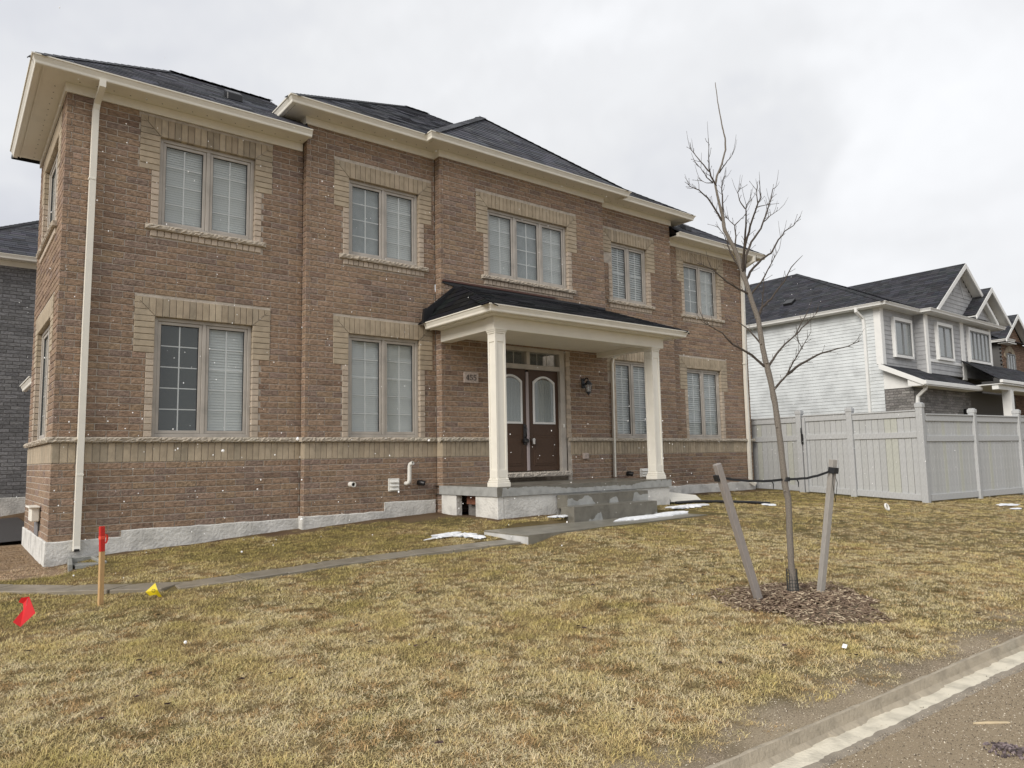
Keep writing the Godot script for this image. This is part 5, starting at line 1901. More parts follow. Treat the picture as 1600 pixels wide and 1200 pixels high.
const TRUNK := [[5.320,-0.243,-6.813,0.0545],[5.304,-0.068,-6.824,0.0424],[5.285,0.083,-6.829,0.0351],[5.234,0.686,-6.868,0.0297],[5.207,0.807,-6.862,0.0303],[5.159,1.169,-6.871,0.0278],[5.103,1.531,-6.875,0.0266],[5.058,1.772,-6.871,0.0266],[4.999,2.014,-6.856,0.0260],[4.972,2.135,-6.851,0.0254],[4.931,2.377,-6.851,0.0230],[4.856,2.619,-6.822,0.0218],[4.802,2.801,-6.804,0.0230],[4.755,2.971,-6.789,0.0230],[4.712,3.074,-6.769,0.0194],[4.639,3.226,-6.731,0.0176],[4.621,3.347,-6.733,0.0157],[4.591,3.468,-6.725,0.0127],[4.549,3.649,-6.716,0.0103],[4.557,3.739,-6.733,0.0091],[4.589,3.853,-6.774,0.0085],[4.609,3.984,-6.807,0.0079],[4.601,4.093,-6.815,0.0067],[4.578,4.190,-6.809,0.0061],[4.546,4.347,-6.805,0.0048],[4.527,4.456,-6.804,0.0042],[4.503,4.619,-6.806,0.0030]]
const BRANCHES := [
	[0.0096,[[4.557,3.643,-6.721],[4.490,3.729,-6.717],[4.455,3.793,-6.725],[4.413,3.915,-6.756],[4.373,4.040,-6.792]]],
	[0.0071,[[4.457,3.763,-6.722],[4.424,3.871,-6.658],[4.394,3.979,-6.598],[4.381,4.023,-6.573]]],
	[0.0065,[[4.531,3.680,-6.705],[4.469,3.724,-6.681],[4.408,3.801,-6.666],[4.364,3.834,-6.650]]],
	[0.0052,[[4.531,3.674,-6.705],[4.499,3.684,-6.649],[4.470,3.731,-6.600]]],
	[0.0065,[[4.574,3.769,-6.751],[4.659,3.878,-6.768],[4.725,3.952,-6.784],[4.762,4.011,-6.790]]],
	[0.0103,[[4.615,3.317,-6.724],[4.547,3.400,-6.714],[4.449,3.514,-6.699],[4.358,3.578,-6.669],[4.285,3.602,-6.639],[4.221,3.643,-6.618]]],
	[0.0084,[[4.622,3.377,-6.737],[4.643,3.542,-6.724],[4.652,3.641,-6.714],[4.671,3.721,-6.715],[4.706,3.782,-6.729]]],
	[0.0131,[[4.791,2.831,-6.799],[4.718,2.988,-6.872],[4.636,3.165,-6.958],[4.586,3.264,-7.005],[4.534,3.356,-7.045],[4.539,3.412,-7.118]]],
	[0.0063,[[4.781,3.427,-6.870],[4.754,3.514,-6.830],[4.757,3.600,-6.819],[4.784,3.646,-6.832]]],
	[0.0133,[[4.792,2.813,-6.797],[4.701,3.011,-6.891],[4.655,3.151,-6.978],[4.617,3.277,-7.064],[4.593,3.362,-7.125],[4.585,3.407,-7.166],[4.499,3.528,-7.209]]],
	[0.0056,[[4.593,3.362,-7.125],[4.623,3.484,-7.100],[4.649,3.552,-7.094]]],
	[0.0050,[[4.871,3.437,-6.942],[4.915,3.453,-7.003],[4.939,3.467,-7.036]]],
	[0.0133,[[4.807,2.789,-6.806],[4.878,3.002,-6.792],[4.959,3.151,-6.804],[5.079,3.298,-6.839],[5.161,3.451,-6.852],[5.225,3.579,-6.862],[5.284,3.728,-6.862],[5.321,3.752,-6.876]]],
	[0.0057,[[4.929,3.303,-6.971],[4.988,3.361,-7.005],[5.064,3.420,-7.049]]],
	[0.0133,[[4.819,2.728,-6.808],[4.888,2.841,-6.818],[5.027,2.978,-6.860],[5.136,3.050,-6.899],[5.235,3.189,-6.922],[5.317,3.281,-6.947],[5.422,3.355,-6.984],[5.513,3.456,-7.013]]],
	[0.0104,[[4.859,2.607,-6.823],[4.903,2.728,-6.925],[4.927,2.883,-7.020],[4.948,3.013,-7.101]]],
	[0.0133,[[4.927,2.377,-6.847],[4.979,2.503,-6.862],[5.075,2.587,-6.908],[5.212,2.762,-6.970],[5.295,2.905,-7.004],[5.416,3.031,-7.062]]],
	[0.0076,[[4.980,2.473,-6.859],[5.015,2.693,-6.871],[5.030,2.806,-6.875]]],
	[0.0120,[[5.029,1.941,-6.870],[5.117,2.049,-6.896],[5.225,2.158,-6.931],[5.350,2.255,-6.977],[5.447,2.393,-7.002],[5.521,2.506,-7.021]]],
	[0.0073,[[5.350,2.255,-6.977],[5.475,2.357,-7.010],[5.578,2.445,-7.038],[5.638,2.494,-7.055]]],
	[0.0119,[[5.082,1.724,-6.884],[5.099,1.792,-6.944],[5.117,1.853,-7.003],[5.119,1.966,-7.074],[5.128,2.077,-7.153],[5.137,2.219,-7.252]]],
	[0.0133,[[5.117,1.853,-7.003],[5.252,1.947,-7.060],[5.427,2.042,-7.135],[5.587,2.094,-7.205],[5.755,2.135,-7.279],[5.905,2.201,-7.347]]],
	[0.0111,[[4.858,2.619,-6.824],[4.751,2.663,-6.781],[4.623,2.729,-6.734],[4.490,2.829,-6.694],[4.398,2.865,-6.657],[4.337,2.886,-6.632]]],
	[0.0090,[[4.951,2.166,-6.838],[4.929,2.301,-6.744],[4.892,2.394,-6.647],[4.837,2.420,-6.527]]],
	[0.0130,[[4.995,1.942,-6.844],[4.874,2.043,-6.799],[4.693,2.142,-6.720],[4.584,2.247,-6.684],[4.459,2.316,-6.630],[4.406,2.344,-6.607]]],
	[0.0099,[[4.775,2.862,-6.791],[4.760,2.965,-6.737],[4.752,3.054,-6.697],[4.758,3.150,-6.670],[4.756,3.234,-6.640],[4.729,3.349,-6.571]]],
	[0.0083,[[4.724,3.025,-6.772],[4.769,3.179,-6.764],[4.787,3.300,-6.745],[4.763,3.358,-6.700],[4.748,3.402,-6.670]]],
	[0.0054,[[4.787,3.300,-6.745],[4.863,3.372,-6.768],[4.925,3.429,-6.787]]],
	[0.0047,[[5.138,2.077,-7.160],[5.072,2.131,-7.164],[5.045,2.158,-7.168]]],
]

# ---------------------------------------------------------------- ground
func structure(called: String, mb: MB, m: Material) -> MeshInstance3D:
	var o := obj(called, mb, m)
	o.set_meta("kind", "structure")
	return o

func ease01(a: float, b: float, x: float) -> float:
	return smoothstep(a, b, x)

func in_landing(x: float, d: float) -> bool:
	return x > 4.9 and x < 9.13 and d < -2.35 and d > -3.38

const WALK := [[-4.0, 1.6], [-1.5, -0.35], [-0.52, -1.22], [0.0, -1.66], [0.45, -2.2], [0.85, -2.62], [1.5, -2.65], [2.4, -2.67], [3.5, -2.83], [4.45, -3.0], [4.92, -3.05]]
func walk_dist(x: float, d: float) -> float:
	var p := Vector2(x, d)
	var best := 99.0
	for i in WALK.size() - 1:
		var a := Vector2(WALK[i][0], WALK[i][1])
		var b := Vector2(WALK[i + 1][0], WALK[i + 1][1])
		best = minf(best, p.distance_to(Geometry2D.get_closest_point_to_segment(p, a, b)))
	return best

# how bare the ground is: 1 = soil, 0 = turf
func bare(x: float, d: float) -> float:
	var b := 0.0
	var edge := noise2.get_noise_2d(x * 22.0, d * 22.0) * 0.25 + noise2.get_noise_2d(x * 90.0, d * 90.0) * 0.12
	var kz := kerb_z(x)
	b = maxf(b, ease01(0.5, 0.02, kz + d + edge * 1.3))                # gravel washed up behind the kerb
	if x > 2.6 and x < 5.7:
		b = maxf(b, ease01(-0.5, -0.22, d + edge + 0.03 * (x - 2.6)))     # soil along the wall
	if x > 0.0 and x <= 2.6:
		b = maxf(b, ease01(-0.22, -0.08, d + edge * 0.5))
	if x > 4.6 and x < 6.8:
		b = maxf(b, ease01(-2.12, -1.9, d + edge * 0.6) if x > 5.4 else ease01(-1.1, -0.5, d + edge))
	if x > 9.4 and x < 15.2:
		b = maxf(b, ease01(-0.5, -0.2, d + edge))
	var m := Vector2(x - 5.18, d + 6.97).length()
	b = maxf(b, ease01(0.76, 0.5, m + edge * 0.8))
	return b

func build_ground() -> void:
	var xs := []
	var ds := []
	var x := -90.0
	while x < 110.0:
		xs.append(x)
		x += 0.16 if x > -4.0 and x < 17.0 else (0.6 if x > -8.0 and x < 34.0 else 8.0)
	for q in [-120.0, -80.0, -50.0, -30.0, -18.0, -12.0]:
		ds.append(q)
	# rows between the street and the lawn follow the kerb, so that the turf ends exactly at it
	var kerb_row := ds.size()
	for q in 20:
		ds.append(-9.0 + q * 0.15)
	var d := -6.0
	while d < 130.0:
		ds.append(d)
		d += 0.13 if d < 0.8 else (1.0 if d < 14.0 else 8.0)
	var P := []
	var CC := []
	for i in xs.size():
		var r := PackedVector3Array()
		var rc_ := PackedColorArray()
		for j in ds.size():
			var px: float = xs[i]
			var pd: float = ds[j]
			if j == kerb_row:
				pd = -kerb_z(px) - 0.012
			elif j > kerb_row and j < kerb_row + 20:
				pd = lerpf(-kerb_z(px), -6.0, (j - kerb_row - 1) / 19.0)
			var y: float
			if pd < -kerb_z(px) - 0.005:
				y = kerb_line(px) - 0.3
			elif pd > 0.4:
				y = plain_y(px, pd) - 0.01
			else:
				y = gy(px, pd)
				if px > 5.05 and px < 8.95 and pd < -2.3 and pd > -3.2:
					y = minf(y, 0.07)
			r.append(V(px, y, pd))
			var b := bare(px, pd)
			var n1 := noise2.get_noise_2d(px * 14.0, pd * 14.0)
			var turf := Color(0.225, 0.17, 0.088).lerp(Color(0.15, 0.125, 0.056), clampf(0.5 + n1 * 1.5, 0, 1))
			var soil := Color(0.130, 0.086, 0.052).lerp(Color(0.185, 0.13, 0.082), clampf(0.5 + n1 * 1.6, 0, 1))
			if pd < -7.2:
				soil = Color(0.40, 0.33, 0.235).lerp(Color(0.29, 0.235, 0.165), clampf(0.5 + n1 * 1.6, 0, 1))
			if px < 0.15 and pd > -0.8:
				turf = Color(0.34, 0.25, 0.165)
			rc_.append(turf.lerp(soil, b))
		P.append(r)
		CC.append(rc_)
	var mb := MB.new()
	for i in xs.size() - 1:
		for j in ds.size() - 1:
			var q := [P[i][j], P[i + 1][j], P[i + 1][j + 1], P[i][j + 1]]
			var qc := [CC[i][j], CC[i + 1][j], CC[i + 1][j + 1], CC[i][j + 1]]
			var nn := ((q[1] - q[0]) as Vector3).cross(q[3] - q[0]).normalized()
			var flip := nn.y < 0.0
			if flip: nn = -nn
			for k in ([0, 1, 2, 0, 2, 3] if flip else [0, 2, 1, 0, 3, 2]):
				mb.v.append(q[k])
				mb.n.append(nn)
				mb.c.append(qc[k])
	structure("lawn", mb, M.soil)

func build_street() -> void:
	# road: a cambered sheet of worn, gritty asphalt
	var mb := MB.new()
	var xs := [-90.0, -40.0, -20.0, -10.0, -5.0, 0.0, 3.0, 6.0, 10.0, 15.0, 20.0, 30.0, 50.0, 110.0]
	for i in xs.size() - 1:
		var x0: float = xs[i]
		var x1: float = xs[i + 1]
		var rows := [[0.17, -0.075], [1.2, -0.065], [4.0, -0.04], [8.0, -0.08], [9.0, -0.09]]
		for k in rows.size() - 1:
			var a = rows[k]
			var b = rows[k + 1]
			mb.quad(V(x0, kerb_line(x0) + a[1], -kerb_z(x0) - a[0]), V(x1, kerb_line(x1) + a[1], -kerb_z(x1) - a[0]), V(x1, kerb_line(x1) + b[1], -kerb_z(x1) - b[0]), V(x0, kerb_line(x0) + b[1], -kerb_z(x0) - b[0]), Vector3.UP)
	structure("road", mb, M.road)
	# kerb: rounded top and face are wet, the pan beyond has dried to a pale ragged strip that runs under the grit
	mb = MB.new()
	var wetc := Color(0.42, 0.365, 0.28)
	var dryc := Color(0.70, 0.645, 0.52)
	var x := -30.0
	while x < 40.0:
		var st := 0.028 if x > 0.5 and x < 7.5 else 1.0
		var x2 := x + st
		var sec := func(u: float) -> Array:
			var k := kerb_line(u)
			var z := -kerb_z(u)
			var e := maxf(0.036, 0.05 + noise2.get_noise_2d(u * 34.0, 7.0) * 0.03 + noise2.get_noise_2d(u * 150.0, 5.0) * 0.012 + noise2.get_noise_2d(u * 420.0, 3.0) * 0.007)
			var g := 0.162 + noise2.get_noise_2d(u * 60.0, 70.0) * 0.016 + noise2.get_noise_2d(u * 300.0, 33.0) * 0.008
			var back := 0.012 * noise2.get_noise_2d(u * 80.0, 140.0)
			var yy := func(o: float) -> float: return k + (0.012 - 0.08 * smoothstep(0.004, 0.034, o))
			return [V(u, k - 0.2, z + 0.03), V(u, k + 0.006, z + 0.02 + back), V(u, yy.call(0.0), z), V(u, yy.call(0.008), z - 0.008), V(u, yy.call(0.016), z - 0.016), V(u, yy.call(0.024), z - 0.024), V(u, yy.call(e), z - e), V(u, k - 0.069, z - g), V(u, k - 0.084, z - 0.33)]
		var A: Array = sec.call(x)
		var Bq: Array = sec.call(x2)
		for k in A.size() - 1:
			mb.col = dryc if k == 6 else wetc
			if k == 7:
				mb.col = Color(0.30, 0.262, 0.205)
			mb.quad(A[k], Bq[k], Bq[k + 1], A[k + 1], Vector3(0, 1, 0.5))
		x = x2
	structure("kerb", mb, M.kerb)
	# driveway
	mb = MB.new()
	for i in 12:
		for j in 8:
			var x0 := -14.0 + i * 1.3
			var d0 := 3.2 + j * 0.66
			if x0 + 1.3 > 1.6:
				continue
			mb.quad(V(x0, plain_y(x0, d0) + 0.02, d0), V(x0 + 1.3, plain_y(x0 + 1.3, d0) + 0.02, d0), V(x0 + 1.3, plain_y(x0 + 1.3, d0 + 0.66) + 0.02, d0 + 0.66), V(x0, plain_y(x0, d0 + 0.66) + 0.02, d0 + 0.66), Vector3.UP)
	structure("driveway", mb, M.driveway)

func build_walk() -> void:
	var w := Node3D.new()
	w.name = "walkway"
	add_child(w)
	w.set_meta("kind", "structure")
	for i in WALK.size() - 1:
		var a := Vector2(WALK[i][0], WALK[i][1])
		var b := Vector2(WALK[i + 1][0], WALK[i + 1][1])
		var L := a.distance_to(b)
		var n := maxi(1, int(round(L / 0.6)))
		for k in n:
			var p := a.lerp(b, (k + 0.5) / n)
			var t := (b - a).normalized()
			var hl := L / n * 0.5 - 0.006
			var y0 := plain_y(a.lerp(b, float(k) / n).x, a.lerp(b, float(k) / n).y)
			var y1 := plain_y(a.lerp(b, float(k + 1) / n).x, a.lerp(b, float(k + 1) / n).y)
			var mb := MB.new()
			mb.col = Color(0.31, 0.27, 0.21) * rc(0.88, 1.12) if p.x < 1.2 else Color(0.27, 0.245, 0.195) * rc(0.9, 1.1)
			mb.bev(V(p.x, (y0 + y1) * 0.5 - 0.012 + rc(-0.004, 0.004), p.y), V(t.x, 0, t.y) * hl + Vector3.UP * (y1 - y0) * 0.5, Vector3.UP * 0.03, V(-t.y, 0, t.x) * 0.2, 0.006)
			obj("paving_slab", mb, M.slab_wet, w)
	# landing in front of the steps: wet top, chalky dry edge
	var x0 := 4.93
	var x1 := 9.1
	var f := -3.35
	var bk := -2.38
	var t := 0.128
	var mb := MB.new()
	var cuts := [x0, 5.0, 6.3, 7.7, x1]
	mb.col = Color(0.27, 0.252, 0.208)
	mb.quad(V(x0, t, f), V(x1, t, f + 0.25), V(x1, t, bk), V(x0, t, bk), Vector3.UP)
	mb.quad(V(x0, t, f), V(x1, t, f + 0.25), V(x1, t - 0.3, f + 0.25), V(x0, t - 0.3, f), FN)
	mb.quad(V(x1, t, f + 0.25), V(x1, t, bk), V(x1, t - 0.3, bk), V(x1, t - 0.3, f + 0.25), SX)
	mb.quad(V(x0, t, f), V(x0, t, bk), V(x0, t - 0.022, bk), V(x0, t - 0.022, f), -SX)
	mb.col = Color(0.66, 0.66, 0.64)
	mb.quad(V(x0, t - 0.022, f), V(x0, t - 0.022, bk), V(x0, t - 0.3, bk), V(x0, t - 0.3, f), -SX)
	obj("landing_slab", mb, M.slab_wet, w)

func tuft_mesh(blades: int, seed_: int) -> ArrayMesh:
	var r := RandomNumberGenerator.new()
	r.seed = seed_
	var mb := MB.new()
	for k in blades:
		var a := r.randf() * TAU
		var rad := 0.05 * sqrt(r.randf())
		var o := Vector3(cos(a) * rad, -0.004, sin(a) * rad)
		var dir := r.randf() * TAU
		var u := Vector3(cos(dir), 0, sin(dir))
		var side := u.cross(Vector3.UP)
		var L := r.randf_range(0.026, 0.056)
		var w := r.randf_range(0.0009, 0.0018)
		var lean := r.randf_range(0.6, 1.5)
		var tone := r.randf_range(0.62, 1.12)
		mb.col = Color(tone, tone * r.randf_range(0.95, 1.03), tone * r.randf_range(0.82, 1.02))
		var p1 := o + Vector3.UP * L * 0.5 * cos(lean * 0.6) + u * L * 0.5 * sin(lean * 0.6)
		var p2 := p1 + Vector3.UP * L * 0.5 * cos(lean * 1.35) + u * L * 0.5 * sin(lean * 1.35)
		mb.quad(o - side * w, o + side * w, p1 + side * w * 0.8, p1 - side * w * 0.8, Vector3.UP + u * 0.4)
		mb.tri(p1 - side * w * 0.8, p1 + side * w * 0.8, p2, Vector3.UP + u * 0.4)
	return mb.mesh()

func scatter(called: String, mesh: Mesh, m: Material, xf: Array, cols: PackedColorArray) -> MultiMeshInstance3D:
	var mm := MultiMesh.new()
	mm.transform_format = MultiMesh.TRANSFORM_3D
	mm.use_colors = true
	mm.mesh = mesh
	mm.instance_count = xf.size()
	var buf := PackedFloat32Array()
	buf.resize(xf.size() * 16)
	var i := 0
	for t: Transform3D in xf:
		var b := t.basis
		var c := cols[i]
		var k := i * 16
		buf[k] = b.x.x; buf[k + 1] = b.y.x; buf[k + 2] = b.z.x; buf[k + 3] = t.origin.x
		buf[k + 4] = b.x.y; buf[k + 5] = b.y.y; buf[k + 6] = b.z.y; buf[k + 7] = t.origin.y
		buf[k + 8] = b.x.z; buf[k + 9] = b.y.z; buf[k + 10] = b.z.z; buf[k + 11] = t.origin.z
		buf[k + 12] = c.r; buf[k + 13] = c.g; buf[k + 14] = c.b; buf[k + 15] = 1.0
		i += 1
	mm.buffer = buf
	var o := MultiMeshInstance3D.new()
	o.name = numbered(called)
	o.multimesh = mm
	o.material_override = m
	add_child(o)
	o.set_meta("kind", "stuff")
	return o

func build_grass() -> void:
	var xf := []
	var cols := PackedColorArray()
	var eye := Vector2(-1.09, -10.69)
	var fwd := Vector2(sin(0.6687), cos(0.6687))
	var d := -0.02
	while d > -8.6:
		var x := -4.0
		while x < 30.0:
			var to := Vector2(x, d) - eye
			var dist := to.length()
			var st := 0.036 if dist < 7.0 else (0.046 if dist < 11.0 else 0.072)
			if absf(to.angle_to(fwd)) > 0.80:
				st = 0.16
			x += st
			if d < -8.4 + 0.0 and -d > kerb_z(x):
				continue
			# rows are spaced for the nearest turf; thin them out farther away
			if st > 0.04 and rng.randf() > 0.036 / st:
				continue
			var px := x + rc(-0.03, 0.03)
			var pd := d + rc(-0.03, 0.03)
			if px > 0.0 and px < 5.55 and pd > -0.03: continue
			if px > 5.45 and px < 9.62 and pd > -1.98: continue
			if px > 6.5 and px < 8.7 and pd > -2.5: continue
			if px > 9.5 and px < 15.12 and pd > -0.2: continue
			if px < 0.0 and pd > 2.9: continue
			if in_landing(px, pd): continue
			if -pd > kerb_z(px) - 0.01: continue
			if walk_dist(px, pd) < 0.2 + rc(-0.015, 0.03): continue
			var b := bare(px, pd)
			if rng.randf() < b * 1.02: continue
			var n1 := noise2.get_noise_2d(px * 10.0, pd * 10.0)
			var n2 := noise2.get_noise_2d(px * 34.0 + 400.0, pd * 34.0)
			var n3 := noise2.get_noise_2d(px * 110.0, pd * 110.0 + 77.0)
			var green := clampf(0.19 + n1 * 0.9 + n2 * 0.8 + n3 * 0.8 + 0.55 * ease01(-4.4, -1.2, pd) - 0.16 * ease01(-4.5, -6.5, pd), 0.0, 1.0)
			if px < 0.25 and pd > -0.7:
				green = 0.0
			var straw := Color(0.72, 0.56, 0.30)
			if n3 > 0.15:
				straw = Color(0.84, 0.695, 0.42)
			elif n2 < -0.22:
				straw = Color(0.56, 0.38, 0.195)
			if px < 0.25 and pd > -0.7:
				straw = Color(0.52, 0.38, 0.27)
			var c := straw.lerp(Color(0.35, 0.29, 0.118), green) * rc(0.7, 1.2) * clampf(1.42 + 1.6 * n3 + 0.6 * n2, 0.55, 1.75)
			if n3 < -0.2 and n2 < 0.1:
				c = c.lerp(Color(0.19, 0.145, 0.07), clampf((-0.2 - n3) * 5.0, 0.0, 0.6))
			c = Color(minf(c.r, 0.84), minf(c.g, 0.72), minf(c.b, 0.48))
			var s := rc(0.75, 1.2) * (0.8 if b > 0.15 else 1.0)
			var bs := Basis(Vector3.UP, rng.randf() * TAU).scaled(Vector3(s, s * rc(0.6, 1.0) * (0.8 if green < 0.3 else 1.0), s))
			xf.append(Transform3D(bs, V(px, gy(px, pd), pd)))
			cols.append(c)
		d -= 0.036
	# loose straw beside the corner of the house
	for k in 2600:
		var px := rc(-3.2, -0.04)
		var pd := rc(-0.3, 3.0)
		xf.append(Transform3D(Basis(Vector3.UP, rng.randf() * TAU).scaled(Vector3(1.1, rc(0.3, 0.6), 1.1)), V(px, plain_y(px, pd) - (0.008 if pd > 0.4 else -0.002), pd)))
		cols.append(Color(0.60, 0.44, 0.30).lerp(Color(0.4, 0.28, 0.18), rng.randf()) * rc(0.7, 1.1))
	var o := scatter("grass", tuft_mesh(21, 8), M.grass, xf, cols)
	tag(o, "patchy dormant lawn grass, straw yellow with olive green patches", "grass")
	# matted strip beside the driveway and by the neighbour

func build_mulch() -> void:
	var mb := MB.new()
	mb.bev(Vector3.ZERO, Vector3(0.026, 0, 0), Vector3(0, 0.003, 0), Vector3(0, 0, 0.006), 0.0015)
	var xf := []
	var cols := PackedColorArray()
	for k in 4200:
		var a := rng.randf() * TAU
		var r := 0.70 * pow(rng.randf(), 0.6) * (1.0 + 0.14 * sin(a * 3.0 + 1.0) + 0.1 * sin(a * 7.0))
		var x := 5.18 + cos(a) * r * 1.12
		var d := -6.98 + sin(a) * r * 0.95
		var h := 0.045 * maxf(0.0, 1.0 - r / 0.8)
		var q := rng.randf()
		var c := Color(0.19, 0.138, 0.098)
		if q > 0.84: c = Color(0.50, 0.41, 0.29)
		elif q > 0.55: c = Color(0.275, 0.205, 0.145)
		elif q < 0.14: c = Color(0.085, 0.055, 0.042)
		var s := rc(0.35, 1.1)
		var bs := Basis.from_euler(Vector3(rc(-0.5, 0.5), rng.randf() * TAU, rc(-0.4, 0.4))).scaled(Vector3(s, s, s))
		xf.append(Transform3D(bs, V(x, gy(x, d) + h + rc(0.0, 0.02), d)))
		cols.append(c * rc(0.8, 1.2))
	tag(scatter("wood_mulch", mb.mesh(), M.chip, xf, cols), "ring of brown wood chip mulch around the staked young tree", "mulch")
	# grit on the road and at the lawn's edge
	mb = MB.new()
	for sgn in [1.0, -1.0]:
		for k in 4:
			var a := TAU * k / 4.0
			var b := TAU * (k + 1) / 4.0
			var p := Vector3(cos(a), 0, sin(a))
			var q := Vector3(cos(b), 0, sin(b))
			mb.tri(p, q, Vector3(0, sgn * 0.7, 0), p + q + Vector3(0, sgn, 0))
	xf = []
	cols = PackedColorArray()
	for k in 110000:
		var x := rc(1.4, 7.6)
		var off := rc(0.13, 1.7) if k % 3 else rc(-0.7, 0.02)
		if off > 0.01 and off < 0.15 and rng.randf() > 0.05: continue
		var d := -kerb_z(x) - off
		var y := kerb_line(x) - 0.0745 + 0.0095 * off if off > 0.15 else gy(x, d)
		if off < -0.02 and rng.randf() > bare(x, d) * 1.3: continue
		if off >= -0.02 and off <= 0.15: y = kerb_line(x) - 0.066
		var s := 0.0014 + 0.0034 * pow(rng.randf(), 3.0)
		var q := rng.randf()
		var c := Color(0.40, 0.335, 0.25)
		if q > 0.86: c = Color(0.72, 0.65, 0.53)
		elif q < 0.3: c = Color(0.13, 0.105, 0.08)
		xf.append(Transform3D(Basis.from_euler(Vector3(rng.randf() * 3, rng.randf() * 6, rng.randf() * 3)).scaled(Vector3(s, s * 0.8, s * rc(0.8, 1.4))), V(x, y + s * 0.3, d)))
		cols.append(c * rc(0.8, 1.15))
	tag(scatter("grit", mb.mesh(), M.grit, xf, cols), "loose tan grit and small stones on the road edge and kerb", "gravel")
	# dark dead leaves and clods caught in the turf
	mb = MB.new()
	mb.col = Color(1, 1, 1)
	mb.quad(Vector3(-1, 0.0, -0.5), Vector3(1, 0.1, -0.6), Vector3(0.9, 0.3, 0.5), Vector3(-0.9, 0.25, 0.6), Vector3.UP)
	mb.quad(Vector3(-0.6, 0.0, -0.9), Vector3(0.1, 0.5, -0.7), Vector3(0.5, 0.45, 0.6), Vector3(-0.4, 0.05, 0.9), Vector3.UP)
	xf = []
	cols = PackedColorArray()
	for k in 330:
		var x := rc(-1.0, 12.0)
		var d := rc(-8.3, -3.4)
		if noise2.get_noise_2d(x * 12.0, d * 12.0 + 60.0) < 0.02: continue
		var s := rc(0.006, 0.019)
		xf.append(Transform3D(Basis(Vector3.UP, rng.randf() * TAU).scaled(Vector3(s * 1.4, s * 0.9, s)), V(x, gy(x, d) + 0.024, d)))
		cols.append(Color(0.045, 0.03, 0.026) * rc(0.7, 1.8))
	tag(scatter("dead_leaves", mb.mesh(), M.chip, xf, cols), "small dark dead leaves and clods scattered in the lawn", "leaves")

func snow_patch(label: String, lobes: Array) -> void:
	var mb := MB.new()
	var c := V(lobes[0][0], lobes[0][1], lobes[0][2])
	for l in lobes:
		var n := 44
		var o := V(l[0], l[1], l[2])
		var prev := []
		for i in n + 1:
			var a := TAU * (i % n) / n
			var k: float = 1.0 + 0.7 * noise2.get_noise_2d(cos(a) * 60.0 + l[0] * 300.0, sin(a) * 60.0 + l[2] * 300.0) + 0.55 * noise2.get_noise_2d(cos(a) * 220.0 + l[0] * 90.0, sin(a) * 220.0)
			var cur := []
			for q in [[1.0, -0.004], [0.93, 0.010], [0.7, 0.017], [0.35, 0.022], [0.0, 0.024]]:
				var x: float = l[0] + cos(a) * l[3] * k * q[0]
				var d: float = l[2] + sin(a) * l[4] * k * q[0]
				var g: float = gy(x, d) + 0.026 if l[5] else l[1]
				cur.append(V(x, g + q[1] * l[6], d))
			if i > 0:
				for j in 4:
					mb.quad(prev[j], cur[j], cur[j + 1], prev[j + 1], Vector3.UP)
			prev = cur
	var o2 := put("snow_patch", mb.mesh(), M.snow, null)
	tag(o2, label, "snow", "melting snow patches")

